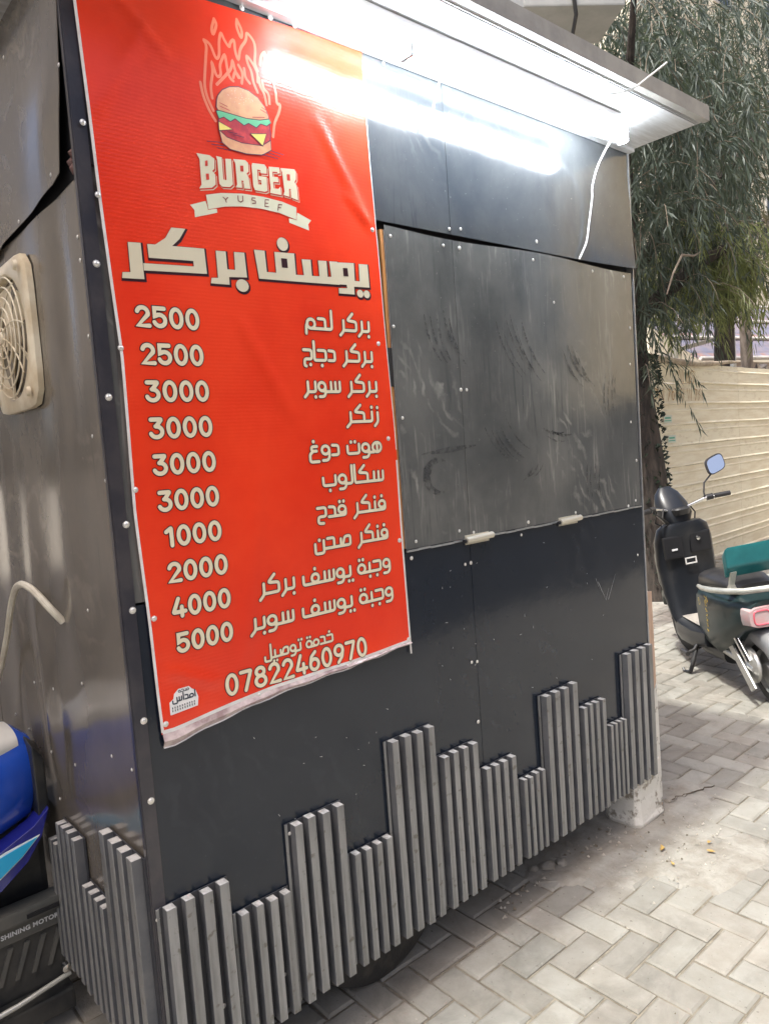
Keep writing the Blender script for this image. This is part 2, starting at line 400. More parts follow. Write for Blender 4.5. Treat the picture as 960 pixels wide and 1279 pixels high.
BURGER_LINES = [[(0.3051,2.3658),(0.3468,2.3711)],
 [(0.3162,2.3609),(0.3521,2.3645)],
 [(0.3304,2.3562),(0.3664,2.357)],
 [(0.4791,2.3797),(0.5188,2.3766)],
 [(0.4719,2.3728),(0.508,2.3699)],
 [(0.4549,2.3654),(0.5007,2.3635)],
 [(0.3469,2.4612),(0.3674,2.4571)],
 [(0.3467,2.4535),(0.3726,2.4493)],
 [(0.4344,2.4486),(0.4703,2.4561)],
 [(0.459,2.4722),(0.4779,2.4672)],
 [(0.4629,2.4784),(0.4754,2.4747)],
 [(0.3615,2.3989),(0.389,2.3996)],
 [(0.3764,2.3955),(0.4071,2.3956)]]
SCREWS_STRIP = [(0.02,2.057),(0.017,1.776),(0.027,1.499),(0.022,1.309),(0.022,1.058),(0.02,0.873)]
SCREWS_BANNER = [(0.019,2.343),(0.036,2.2),(0.052,1.881),(0.054,1.573),(0.067,1.282),(0.069,1.038),(0.796,2.231),(0.79,1.919),(0.8,1.653),(0.819,1.358),(0.826,1.064),(0.316,1.038),(0.594,1.042),(0.432,2.702),(0.511,2.704),(0.583,2.707)]
SCREWS_FRONT = [(1.092,2.671),(1.147,2.676),(0.888,2.701),(1.611,2.681),(0.867,2.225),(1.081,2.225),(1.152,2.226),(1.114,2.279),(1.165,2.286),(1.546,2.296),(1.518,2.231),(1.873,2.229),(2.087,2.229),(1.624,2.096),(0.855,1.971),(1.119,1.791),(1.145,1.791),(0.865,1.71),(2.117,2.033),(2.106,1.891),(2.093,1.663),(2.122,1.508),(2.103,1.348),(0.885,1.346),(0.864,1.299),(1.072,1.354),(1.137,1.341),(1.414,1.341),(1.375,1.302),(1.69,1.344),(2.048,1.331),(2.104,1.126),(1.091,1.245),(1.117,1.246),(1.092,0.929),(1.118,0.925),(1.105,0.73),(0.007,0.599),(0.37,0.655),(0.145,0.31),(0.319,0.296)]
SCREWS_SIDE = [(0.022,2.464),(0.39,2.638),(0.118,2.272),(0.405,2.252),(0.031,2.118),(0.031,2.07),(0.03,1.91),(0.063,1.697),(0.014,1.598),(0.442,1.248),(0.214,1.288),(0.841,1.257),(0.754,1.005),(0.566,1.023),(0.307,1.09),(1.113,0.988),(1.026,0.844),(0.849,0.838),(0.171,0.935),(0.018,0.986),(0.049,0.936),(0.634,0.824),(0.446,0.837),(0.632,0.681),(0.298,0.692),(0.587,0.34),(0.312,0.542)]
SIDESEAM = [(0.625,2.221),(0.536,2.241),(0.423,2.242),(0.288,2.242),(0.193,2.251),(0.108,2.251),(0.067,2.264),(0.03,2.406),(0.02,2.498),(0.006,2.587)]
HATCHTOP = [(0.837,2.259),(0.977,2.258),(1.112,2.258),(1.317,2.257),(1.461,2.264),(1.686,2.26),(1.783,2.26),(2.125,2.267)]
MARK = [(1.827,1.058),(1.876,0.981),(1.937,1.039),(1.889,1.01),(1.437,1.51),(1.627,1.582),(0.979,1.568),(1.043,1.514)]
DENTS = [(0.523,1.312),(0.422,1.311),(0.424,1.246)]
# ------------------------------------------------------------------ kiosk
KW, KD, Z0, ZH, ZT, ZR = 2.16, 2.05, 0.20, 1.32, 2.26, 2.72
kiosk = empty('food_kiosk', (0, 0, 0))
tag(kiosk, 'black sheet-metal burger kiosk on wheels with grey slat skyline along its foot', 'kiosk')

def sheet(name, axis, a0, a1, z0, z1, depth, m, parent, amp=0.0, seed=0.0, na=24, nz=24, bulge=None, shape=None):
    """thin metal sheet with an uneven surface; axis 'y': stands in the x-z plane at y=depth, axis 'x': in the y-z plane at x=depth"""
    mb = MB(); th = 0.0016; vs = []
    for layer in (0, 1):
        for j in range(nz + 1):
            for i in range(na + 1):
                a = a0 + (a1 - a0) * i / na; z = z0 + (z1 - z0) * j / nz
                if shape: a, z = shape(a, z, i / na, j / nz)
                w = amp * smoothnoise(a + seed, z + seed * 1.7, 2.3)
                e = min(1, 6 * min(i / na, 1 - i / na)) * min(1, 6 * min(j / nz, 1 - j / nz))
                w = w * e
                if bulge: w += bulge(a, z)
                d = depth - w + layer * th
                vs.append((a, d, z) if axis == 'y' else (d, a, z))
    n1 = (na + 1) * (nz + 1); fs = []
    for j in range(nz):
        for i in range(na):
            p = j * (na + 1) + i
            q = (p, p + 1, p + na + 2, p + na + 1)
            fs.append(q); fs.append(tuple(n1 + k for k in reversed(q)))
    edge = [i for i in range(na + 1)] + [(j + 1) * (na + 1) - 1 for j in range(1, nz + 1)] + \
           [nz * (na + 1) + i for i in range(na - 1, -1, -1)] + [j * (na + 1) for j in range(nz - 1, 0, -1)]
    for k in range(len(edge)):
        p, q = edge[k], edge[(k + 1) % len(edge)]
        fs.append((q, p, p + n1, q + n1))
    return mb.add(vs, fs).build(name, m, parent, smooth=True)

MB().box(0.012, KW - 0.012, 0.020, KD, Z0 + 0.03, ZR - 0.004).build('body_frame', M_DARK, kiosk)
# front sheets
sheet('lower_panel', 'y', 0.031, 1.1195, Z0, ZH - 0.003, 0.0, M_PANEL_LOW, kiosk, 0.0007, 1.0)
sheet('lower_panel', 'y', 1.1215, KW - 0.002, Z0, ZH - 0.003, 0.0, M_PANEL_LOW, kiosk, 0.0007, 5.0)
sheet('fascia_panel', 'y', 0.031, 1.1205, ZT + 0.004, ZR, 0.0, M_FASCIA, kiosk, 0.0006, 2.0)
sheet('fascia_panel', 'y', 1.1225, KW - 0.004, ZT + 0.004, ZR, 0.0, M_FASCIA, kiosk, 0.0006, 7.0,
      bulge=lambda a, z: 0.018 * max(0, (a - 1.78) / 0.37) ** 1.5 * max(0, (2.62 - z) / 0.36) ** 1.3)
sheet('back_panel', 'y', 0.031, 0.812, ZH + 0.002, ZT, 0.002, M_PANEL, kiosk, 0.0008, 3.0)
def hshape(a, z, u, v):
    return a, z - 0.006 * v * math.sin(a * 7) * (1 if v > 0.9 else 0)
sheet('hatch_panel', 'y', 0.846, 1.1200, ZH + 0.006, ZT - 0.008, -0.0035, M_PANEL, kiosk, 0.0009, 11.0, shape=hshape)
sheet('hatch_panel', 'y', 1.1220, 2.142, ZH + 0.006, ZT - 0.008, -0.0035, M_PANEL, kiosk, 0.0011, 12.5, na=40, shape=hshape)
# right hand folded edge, hatch frame, timber behind the hatch gap
MB().box(KW - 0.002, KW + 0.004, -0.004, 0.03, Z0, ZR).build('edge_trim', M_GALV, kiosk)
MB().box(0.8315, 0.8425, -0.001, 0.019, ZH + 0.01, ZT - 0.02).build('timber_jamb', M_WOOD, kiosk)
MB().box(0.8440, 0.8450, -0.0035, 0.019, ZH + 0.01, ZT - 0.02).build('hatch_flange', M_GALV, kiosk)
lt = MB(); lt.box(0.826, 0.843, -0.004, 0.006, 1.80, 1.91); lt.box(0.823, 0.832, -0.007, 0.000, 1.83, 1.88)
lt.build('hatch_latch', M_BLACK, kiosk, bevel=0.001)
# piano strip and two butt hinges at the foot of the hatch
st = MB()
for i in range(26):
    a = 0.846 + i * 0.05
    st.box(a, a + 0.0488, -0.0062, -0.0002, ZH - 0.002 + 0.001 * math.sin(i * 1.9), ZH + 0.0035 + 0.001 * math.sin(i * 1.9))
st.build('hinge_strip', M_GALV, kiosk)
for hx in (1.150, 1.640):
    h = MB()
    h.tube([(hx - 0.062, -0.016, ZH + 0.001), (hx + 0.062, -0.016, ZH + 0.005)], 0.0105, 12)
    h.box(hx - 0.056, hx + 0.056, -0.0066, -0.0046, ZH - 0.014, ZH + 0.016)
    ho = h.build('hinge', mat('hinge_steel', (0.66, 0.62, 0.52), 0.4, 0.55), kiosk, smooth=True)
    MB().tube([(hx - 0.073, -0.016, ZH), (hx - 0.063, -0.016, ZH)], 0.006, 8).build('hinge_pin', M_DARK, ho)
# corner trim left
ct = MB()
ct.box(0.0, 0.030, -0.0025, 0.0, Z0, ZR)
ct.box(-0.0025, 0.0, 0.0, 0.012, Z0, ZR)
ct.build('corner_trim', M_TRIM, kiosk)
# side sheets
def dents(a, z):
    d = 0.0
    for (cy, cz, ry, rz, h) in ((0.30, 1.55, .10, .5, .010), (0.62, 1.05, .07, .45, .014), (0.25, 0.95, .12, .14, -.006),
                                (0.85, 1.30, .10, .6, .012), (0.45, 0.72, .09, .08, .010), (0.16, 2.00, .05, .2, -.006), (0.55, 0.75, .05, .3, -.010)):
        d += h * math.exp(-((a - cy) / ry) ** 2 - ((z - cz) / rz) ** 2)
    k = min(1.0, max(0.0, (z - 0.68) / 0.15))
    return d * k + (0.0004 + 0.0018 * k) * smoothnoise(a * 3, z * 1.2, 2.0)
sheet('side_panel', 'x', 0.012, 1.22, Z0, 2.232, 0.001, M_SIDE, kiosk, 0.0, 0.0, na=60, nz=80, bulge=dents)
sheet('side_panel', 'x', 1.223, KD, Z0, 2.232, 0.001, M_SIDE, kiosk, 0.003, 2.0)
def lshape(a, z, u, v):
    right = lerp_tab([(2.25, 0.066), (2.41, 0.030), (2.5, 0.020), (2.6, 0.006), (2.72, 0.004)], 2.25 + 0.47 * v)
    a = right + (1.22 - right) * u
    zb = lerp_tab([(0.03, 2.268), (0.11, 2.250), (0.2, 2.249), (0.29, 2.242), (0.42, 2.241), (0.54, 2.236), (0.63, 2.215), (1.3, 2.21)], a)
    return a, zb + (ZR - zb) * v
def lbulge(a, z):
    k = max(0, (2.62 - z) / 0.38)
    return 0.004 + 0.010 * k ** 1.6 * (0.6 + 0.4 * math.sin(a * 9 + 1)) + 0.006 * math.exp(-((a - 0.15) / .1) ** 2 - ((z - 2.38) / .1) ** 2)
sheet('loose_side_panel', 'x', 0, 1, 0, 1, 0.000, M_SIDE, kiosk, 0.0, 0.0, na=50, nz=30, shape=lshape, bulge=lbulge)
fo = MB()
random.seed(3)
for k in range(3):
    c = (0.010, 0.035 + 0.012 * (k % 2), 2.262 + 0.016 * k)
    fo.lathe([(0.001, -0.012), (0.013 - 0.0015 * k, -0.004), (0.014 - 0.002 * k, 0.004), (0.001, 0.012)], c, 'x', 6)
fo.build('foam_scrap', mat('pink_foam', (0.20, 0.11, 0.10), 0.9, col2=(0.09, 0.055, 0.05), nscale=60, bump=0.3), kiosk, smooth=True)

# screws
sm = MB()
sm.lathe([(0.0, 0.0025), (0.0035, 0.0022), (0.0055, 0.0008), (0.0062, 0.0), (0.0062, -0.001)], (0, 0, 0), 'z', 10)
sm.lathe([(0.0062, -0.0004), (0.0085, -0.0006), (0.0085, -0.0014)], (0, 0, 0), 'z', 10)
so = sm.build('screw', M_SCREW, kiosk, smooth=True); SCREW = so.data
bpy.data.objects.remove(so)
def screw_front(x, z, y=-0.0015, parent=kiosk, s=1.0):
    inst('screw', SCREW, parent, (x, y - 0.001, z), (PI / 2, random.random() * 6, 0), (s, s, s))
for x, z in SCREWS_STRIP: screw_front(x, z, -0.0035, s=0.95)
for i, (x, z) in enumerate(SCREWS_FRONT):
    y = -0.0035
    if z < 0.68 and z != 0.73: y = -0.007
    screw_front(x, z, y - (0.001 if ZH < z < ZT else -0.001), s=0.62 if i % 3 else 0.75)
for y, z in SCREWS_SIDE:
    if z < 0.6: continue
    off = dents(y, z) if z < 2.24 else lbulge(y, z)
    inst('screw', SCREW, kiosk, (-off - 0.0005, y, z), (0, -PI / 2, 0), (0.55, 0.55, 0.55))

sc_ = MB(); rs_ = random.Random(12)
def scr(x0, z0, x1, z1, w=0.0016):
    d = Vector((x1 - x0, z1 - z0)).normalized() * w / 2
    sc_.add([(x0 - d.y, -0.0032, z0 + d.x), (x1 - d.y * .3, -0.0032, z1 + d.x * .3), (x1 + d.y * .3, -0.0032, z1 - d.x * .3), (x0 + d.y, -0.0032, z0 - d.x)], [(0, 1, 2, 3)])
scr(1.815, 1.065, 1.862, 0.985); scr(1.862, 0.985, 1.885, 1.030); scr(1.878, 0.985, 1.935, 1.075); scr(1.80, 1.08, 1.825, 1.03, .001)
for _ in range(26):
    x, z = rs_.uniform(.95, 2.1), rs_.uniform(.75, 1.28); l = rs_.uniform(.003, .012); a = rs_.uniform(0, 3)
    scr(x, z, x + l * math.cos(a), z + l * math.sin(a), .0018)
for _ in range(14):
    x, z = rs_.uniform(.1, .8), rs_.uniform(.6, .95); l = rs_.uniform(.003, .009); a = rs_.uniform(0, 3)
    scr(x, z, x + l * math.cos(a), z + l * math.sin(a), .0016)
sco = sc_.build('scratches', mat('bare_metal_scratch', (0.55, 0.56, 0.56), 0.4, 0.3), kiosk)
# greasy finger smears left on the hatch
gm = mat('grease_film', (0.035, 0.038, 0.042), 0.5, col2=(0.06, 0.062, 0.064), nscale=40)
gnt = gm.node_tree; gb = gnt.nodes['Principled BSDF']; gn = gnt.nodes.new('ShaderNodeTexNoise'); gn.inputs['Scale'].default_value = 55; gn.inputs['Detail'].default_value = 4
gr_ = gnt.nodes.new('ShaderNodeMapRange'); gr_.inputs['From Min'].default_value = .40; gr_.inputs['From Max'].default_value = .62; gr_.inputs['To Max'].default_value = .8
gtc = gnt.nodes.new('ShaderNodeTexCoord'); gnt.links.new(gtc.outputs['Object'], gn.inputs['Vector']); gnt.links.new(gn.outputs['Fac'], gr_.inputs['Value']); gnt.links.new(gr_.outputs[0], gb.inputs['Alpha'])
gs = MB(); rg = random.Random(9)
def smear(pts, w):
    n_ = len(pts); L2 = []
    for i_, (x, z) in enumerate(pts):
        a = pts[max(0, i_ - 1)]; b = pts[min(n_ - 1, i_ + 1)]
        d = Vector((b[0] - a[0], b[1] - a[1])).normalized(); ww = w * math.sin(PI * (i_ + .7) / (n_ + .4)) * rg.uniform(.8, 1.15) / 2
        L2.append((x - d.y * ww, z + d.x * ww, x + d.y * ww, z - d.x * ww))
    gs.add([(q_[0], -0.0066, q_[1]) for q_ in L2] + [(q_[2], -0.0066, q_[3]) for q_ in L2], [(i_, i_ + 1, n_ + i_ + 1, n_ + i_) for i_ in range(n_ - 1)])
smear([(1.00 + .055 * math.cos(math.radians(a)), 1.53 + .050 * math.sin(math.radians(a))) for a in range(60, 300, 16)], .030)
smear([(.93 + .03 * i_, 1.60 + .002 * i_) for i_ in range(9)], .016)
for gx, gz, gl, ga, gk in ((1.22, 1.68, .16, -1.1, 5), (1.30, 2.02, .22, -1.35, 6), (1.66, 1.95, .18, -1.2, 4), (1.78, 1.52, .14, -1.9, 4), (1.52, 1.64, .12, -.5, 3), (1.93, 1.86, .16, -2.0, 4), (.98, 2.02, .15, -1.5, 5), (1.40, 1.50, .07, .3, 3)):
    for k_ in range(gk):
        x0, z0 = gx + k_ * .026 + rg.uniform(-.004, .004), gz + rg.uniform(-.02, .02)
        smear([(x0 + gl * t * math.cos(ga + .35 * t), z0 + gl * t * math.sin(ga + .35 * t)) for t in [j_ / 8 for j_ in range(9)]], rg.uniform(.006, .012))
gso = gs.build('grease_smears', gm, kiosk); gso['kind'] = 'stuff'
# fluted skirting boards
TIERS = [(0.004, 0.185, .623), (0.190, 0.352, .523), (0.356, 0.537, .683), (0.543, 0.698, .523), (0.703, 0.890, .792), (0.900, 1.076, .682),
         (1.089, 1.256, .578), (1.272, 1.405, .478), (1.411, 1.617, .730), (1.631, 1.791, .626), (1.803, 1.930, .503), (1.934, 2.150, .752)]
slat_meshes = {}
def slat(parent, axis, a, w, z1, off):
    key = (axis, round(w, 3), round(z1, 3))
    if key not in slat_meshes:
        b = MB(); d = 0.025
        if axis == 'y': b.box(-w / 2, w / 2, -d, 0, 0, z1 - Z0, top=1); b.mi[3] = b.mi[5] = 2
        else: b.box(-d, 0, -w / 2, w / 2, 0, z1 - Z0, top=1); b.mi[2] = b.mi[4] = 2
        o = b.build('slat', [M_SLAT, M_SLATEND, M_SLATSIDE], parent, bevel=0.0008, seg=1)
        slat_meshes[key] = o.data
        bpy.data.objects.remove(o)
    jz = random.uniform(-0.004, 0.002)
    if axis == 'y': inst('slat', slat_meshes[key], parent, (a, -off, Z0 + jz), (random.uniform(-.002, .001), random.uniform(-.004, .004), 0), (random.uniform(.94, 1.05), 1, 1))
    else: inst('slat', slat_meshes[key], parent, (-off, a, Z0 + jz))
for x0, x1, zt in TIERS:
    MB().box(x0, x1, -0.0055, -0.0018, Z0 + 0.003, zt - 0.001).build('skirting_board', M_SLATBACK, kiosk)
    n = 4; p = (x1 - x0) / n
    for k in range(n):
        slat(kiosk, 'y', x0 + p * (k + 0.58), p * 0.52, zt, 0.0056)
    MB().box(x0, x0 + 0.007, -0.0085, -0.0056, Z0 + 0.003, zt - 0.001).build('flange', M_SLAT, kiosk)
STIERS = [(0.006, 0.235, .742), (0.243, 0.415, .530), (0.425, 0.600, .640), (0.606, 0.690, .560)]
for y0, y1, zt in STIERS:
    MB().box(-0.0055, -0.0026, y0, y1, Z0 + 0.003, zt - 0.001).build('skirting_board', M_SLATBACK, kiosk)
    n = 4 if y1 - y0 > 0.1 else 2; p = (y1 - y0) / n
    for k in range(n):
        slat(kiosk, 'x', y0 + p * (k + 0.5), p * 0.54, zt, 0.0056)

# awning over the front
aw = MB()
aw.box(-0.045, KW + 0.002, -0.300, KD, ZR, ZR + 0.004)
for k in range(5):
    aw.box(-0.03, KW - 0.01, -0.295 + k * 0.004, -0.2935 + k * 0.004, ZR - 0.004 - 0.002 * (k % 2), ZR)
aw.box(-0.045, KW + 0.002, -0.030, -0.004, ZR - 0.012, ZR)
aw.build('awning_sheet', M_AWN, kiosk)
lp = MB()
lp.box(-0.05, KW + 0.006, -0.325, -0.3215, ZR - 0.004, ZR + 0.048)
lp.box(-0.05, KW + 0.006, -0.3212, -0.301, ZR - 0.004, ZR - 0.001)
lp.box(-0.05, KW + 0.006, -0.3212, -0.290, ZR + 0.0445, ZR + 0.048)
lp.build('awning_lip', M_LIP, kiosk)
# wheel behind the skirting
wh = MB()
def wheel(mb, c, R, w, rim):
    mb.lathe([(rim, -w / 2), (R - .03, -w / 2), (R - .008, -w / 2 + .015), (R, 0), (R - .008, w / 2 - .015), (R - .03, w / 2), (rim, w / 2)], c, 'y', 40)
wheel(wh, (0.73, 0.155, 0.285), 0.285, 0.13, 0.17)
wo_ = wh.build('wheel', M_RUBBER, kiosk, smooth=True)
MB().lathe([(0.0, -0.03), (0.06, -0.035), (0.07, -0.01), (0.165, -0.02), (0.172, -0.05), (0.172, 0.05)], (0.73, 0.155, 0.285), 'y', 28).build('rim', M_GALV, wo_, smooth=True)

# ------------------------------------------------------------------ tube light under the awning, with its cords
lamp = empty('tube_light', (1.235, -0.150, ZR - 0.02))
tag(lamp, 'lit white fluorescent batten hanging under the awning edge', 'lamp')
lamp_parts = MB().box(-0.60, 0.60, -0.028, 0.028, -0.006, 0.018).build('housing', mat('white_enamel', (0.8, 0.8, 0.8), 0.4), lamp, bevel=0.003)
em = mat('lit_diffuser', (0.9, 0.95, 1.0), 0.4, emit=(0.86, 0.93, 1.0), estr=44)
MB().tube([(-0.640, 0, -0.042), (0.640, 0, -0.042)], 0.020, 14).build('diffuser', em, lamp, smooth=True)
for s in (-1, 1):
    MB().box(s * 0.641 - 0.005, s * 0.641 + 0.005, -0.019, 0.019, -0.061, -0.006).build('end_cap', em, lamp, bevel=0.004)
    MB().box(s * 0.40 - 0.006, s * 0.40 + 0.006, -0.023, 0.023, -0.064, -0.014).build('clip', M_GALV, lamp)

def cord(name, pts, r, label, m=M_WIRE, cat='cord'):
    # smooth the control points
    P = [Vector(p) for p in pts]
    out = []
    for i in range(len(P) - 1):
        p0 = P[max(0, i - 1)]; p1 = P[i]; p2 = P[i + 1]; p3 = P[min(len(P) - 1, i + 2)]
        for k in range(6):
            t = k / 6
            out.append(0.5 * ((2 * p1) + (p2 - p0) * t + (2 * p0 - 5 * p1 + 4 * p2 - p3) * t * t + (3 * p1 - p0 - 3 * p2 + p3) * t ** 3))
    out.append(P[-1])
    o = MB().tube(out, r, 8).build(name, m, None, smooth=True)
    return tag(o, label, cat)
cord('power_cord', [(1.86, -0.13, 2.68), (1.862, -0.06, 2.60), (1.860, -0.030, 2.53), (1.866, -0.022, 2.49), (1.858, -0.018, 2.44), (1.850, -0.015, 2.40), (1.83, -0.014, 2.33), (1.80, -0.012, 2.285), (1.785, -0.009, 2.262)], 0.0035,
     'white cord hanging from the right end of the lit tube down to the hatch crack')
cord('cord_end', [(1.075, -0.07, 2.70), (1.060, -0.045, 2.67), (1.045, -0.03, 2.60), (1.03, -0.022, 2.555)], 0.003,
     'short white cord end dangling near the middle of the lit tube')
cord('cable_tie', [(1.60, -0.27, 2.690), (1.66, -0.31, 2.702), (1.70, -0.35, 2.735), (1.745, -0.39, 2.775)], 0.003,
     'white plastic cable tie sticking up past the awning lip', cat='cable tie')
# ------------------------------------------------------------------ banner
banner = empty('menu_banner', (0, 0, 0))
tag(banner, 'red vinyl menu banner with burger drawing and prices screwed to the kiosk front', 'banner')
LEFT = [(0.98, 0.060), (1.02, 0.058), (1.27, 0.054), (1.52, 0.046), (1.87, 0.051), (2.2, 0.037), (2.45, 0.030), (2.71, 0.023)]
RIGHT = [(0.98, 0.836), (1.055, 0.834), (1.3, 0.832), (1.67, 0.827), (2.23, 0.811), (2.42, 0.808), (2.71, 0.806)]
BOT = [(0.04, 1.016), (0.09, 1.014), (0.18, 1.024), (0.36, 1.043), (0.60, 1.046), (0.84, 1.056)]
TOPZ = [(0.0, 2.690), (0.30, 2.686), (0.43, 2.692), (0.60, 2.700), (0.84, 2.708)]
def wave(x, z):
    w = 0.0030 + 0.0016 * math.sin(x * 9 + z * 3.5) + 0.0012 * math.sin(z * 11 - x * 6 + 1) + 0.0006 * math.sin(x * 23 + z * 5)
    w += 0.004 * math.exp(-((z - 1.04) / 0.05) ** 2) * (0.6 + 0.4 * math.sin(x * 21))
    w += 0.003 * math.exp(-((x - 0.60 - 0.5 * (z - 2.35)) / 0.03) ** 2) * math.exp(-((z - 2.40) / 0.16) ** 2)
    def crease(x0, z0, x1, z1, h, wd):
        dx, dz = x1 - x0, z1 - z0; l2 = dx * dx + dz * dz
        t = ((x - x0) * dx + (z - z0) * dz) / l2
        d = abs((x - x0) * dz - (z - z0) * dx) / math.sqrt(l2)
        e = max(0.0, 1 - abs(2 * t - 1) ** 4) if 0 < t < 1 else 0.0
        return h * e * math.exp(-(d / wd) ** 2)
    w += crease(.07, 2.68, .24, 2.52, .0035, .012) + crease(.04, 2.36, .20, 2.62, .0025, .014) + crease(.62, 2.50, .80, 2.22, .004, .016)
    w += crease(.28, 1.10, .40, 1.75, .0026, .022) + crease(.80, 1.72, .74, 1.60, .002, .006)
    w += crease(.08, 1.16, .22, 1.09, .003, .012) + crease(.34, 1.98, .50, 1.70, .0022, .020) + crease(.79, 2.24, .70, 2.32, .004, .008)
    return w
def by(x, z, k=0.0): return -0.0042 - wave(x, z) - k
def lay(mb_, mats, name, parent, k, subd=0.035):
    """bend a flat (x, z) drawing onto the waving vinyl, k metres proud of it"""
    me = bpy.data.meshes.new(name); me.from_pydata([(v[0], v[1], v[2]) for v in mb_.v], [], mb_.f)
    for m in (mats if isinstance(mats, (list, tuple)) else [mats]): me.materials.append(m)
    if isinstance(mats, (list, tuple)): me.polygons.foreach_set('material_index', mb_.mi)
    bm = bmesh.new(); bm.from_mesh(me)
    bmesh.ops.triangulate(bm, faces=bm.faces)
    for _ in range(4):
        es = [e for e in bm.edges if e.calc_length() > subd]
        if not es: break
        bmesh.ops.subdivide_edges(bm, edges=es, cuts=1)
        bmesh.ops.triangulate(bm, faces=bm.faces)
    for v in bm.verts: v.co.y = by(v.co.x, v.co.z, k + v.co.y)
    for f in bm.faces:
        f.normal_update()
        if f.normal.y > 0: f.normal_flip()
    bm.to_mesh(me); bm.free()
    me.polygons.foreach_set('use_smooth', [True] * len(me.polygons))
    o = bpy.data.objects.new(name, me); COL.objects.link(o); o.parent = parent
    return o
# the vinyl sheet itself, with thickness
vb = MB(); NA, NZ = 72, 150; vs = []
for layer in (0, 1):
    for j in range(NZ + 1):
        for i in range(NA + 1):
            u, v = i / NA, j / NZ
            xm = 0.05 + 0.77 * u
            z = lerp_tab(BOT, xm) * (1 - v) + lerp_tab(TOPZ, xm) * v
            x = lerp_tab(LEFT, z) * (1 - u) + lerp_tab(RIGHT, z) * u
            vs.append((x, by(x, z) + layer * 0.0009, z))
n1 = (NA + 1) * (NZ + 1); fs = []
for j in range(NZ):
    for i in range(NA):
        p = j * (NA + 1) + i; qd = (p, p + 1, p + NA + 2, p + NA + 1)
        fs.append(qd); fs.append(tuple(n1 + k for k in reversed(qd)))
edge = [i for i in range(NA + 1)] + [(j + 1) * (NA + 1) - 1 for j in range(1, NZ + 1)] + [NZ * (NA + 1) + i for i in range(NA - 1, -1, -1)] + [j * (NA + 1) for j in range(NZ - 1, 0, -1)]
for k in range(len(edge)):
    p, q_ = edge[k], edge[(k + 1) % len(edge)]; fs.append((q_, p, p + n1, q_ + n1))
vb.add(vs, fs).build('vinyl_sheet', M_RED, banner, smooth=True)
# fine woven ribs of the vinyl, as relief in the material
nt = M_RED.node_tree; bs = nt.nodes['Principled BSDF']
tc = nt.nodes.new('ShaderNodeTexCoord'); wv = nt.nodes.new('ShaderNodeTexWave'); wv.bands_direction = 'Z'
wv.inputs['Scale'].default_value = 36; wv.inputs['Distortion'].default_value = 1.5; wv.inputs['Detail'].default_value = 1
bp = nt.nodes.new('ShaderNodeBump'); bp.inputs['Strength'].default_value = 0.05; bp.inputs['Distance'].default_value = 0.002
nt.links.new(tc.outputs['Object'], wv.inputs['Vector']); nt.links.new(wv.outputs['Fac'], bp.inputs['Height']); nt.links.new(bp.outputs[0], bs.inputs['Normal'])

# white unprinted margins and the loose hem
def strip(pts, w0, side, name, m, k=0.0004, w1=None):
    mb = MB(); n = len(pts)
    for i, (x, z) in enumerate(pts):
        w = w0 if w1 is None else w0 + (w1 - w0) * i / (n - 1)
        dx, dz = side
        mb.v += [(x, 0, z), (x + dx * w, 0, z + dz * w)]
    for i in range(n - 1): mb.f.append((2 * i, 2 * i + 1, 2 * i + 3, 2 * i + 2)); mb.mi.append(0)
    return lay(mb, m, name, banner, k)
zz = [1.02 + i * 0.03 for i in range(56)]
strip([(lerp_tab(LEFT, z) - 0.001, z) for z in zz], 0.0065, (1, 0), 'white_margin', M_WHITEV)
strip([(lerp_tab(RIGHT, z) + 0.001, z) for z in zz if z < 1.62], 0.006, (-1, 0), 'white_margin', M_WHITEV)
strip([(lerp_tab(RIGHT, z) + 0.001, z) for z in zz if z > 1.6], 0.0028, (-1, 0), 'white_margin', M_WHITEV)
xx = [0.060 + i * 0.0258 for i in range(31)]
strip([(x, lerp_tab(BOT, x)) for x in xx], 0.010, (0, 1), 'white_margin', M_WHITEV, w1=0.008)
hem = MB()
for i, x in enumerate(xx):
    t = i / 30
    zb = lerp_tab(BOT, x); d = lerp_tab([(0, .030), (.2, .022), (.45, .015), (.6, .012), (.75, .008), (1, .004)], t) + 0.002 * math.sin(i * 1.3)
    yy = by(x, zb)
    hem.v += [(x, yy - 0.0005, zb + 0.001), (x, yy - 0.006 - 0.002 * math.sin(i * .9), zb - d * 0.5), (x, yy + 0.0015, zb - d), (x, yy - 0.0005, zb - d - 0.0025)]
for i in range(30):
    for k in range(3):
        hem.f.append((4 * i + k, 4 * i + k + 1, 4 * i + 5 + k, 4 * i + 4 + k)); hem.mi.append(1 if k == 2 else 0)
hem.build('loose_hem', [mat('hem_film', (0.34, 0.24, 0.24), 0.25, col2=(0.60, 0.50, 0.48), nscale=24), M_WHITEV], banner, smooth=True)
for x, z in SCREWS_BANNER:
    inst('screw', SCREW, banner, (x, by(x, z) - 0.0012, z), (PI / 2, x * 9, 0), (0.8, 0.8, 0.8))

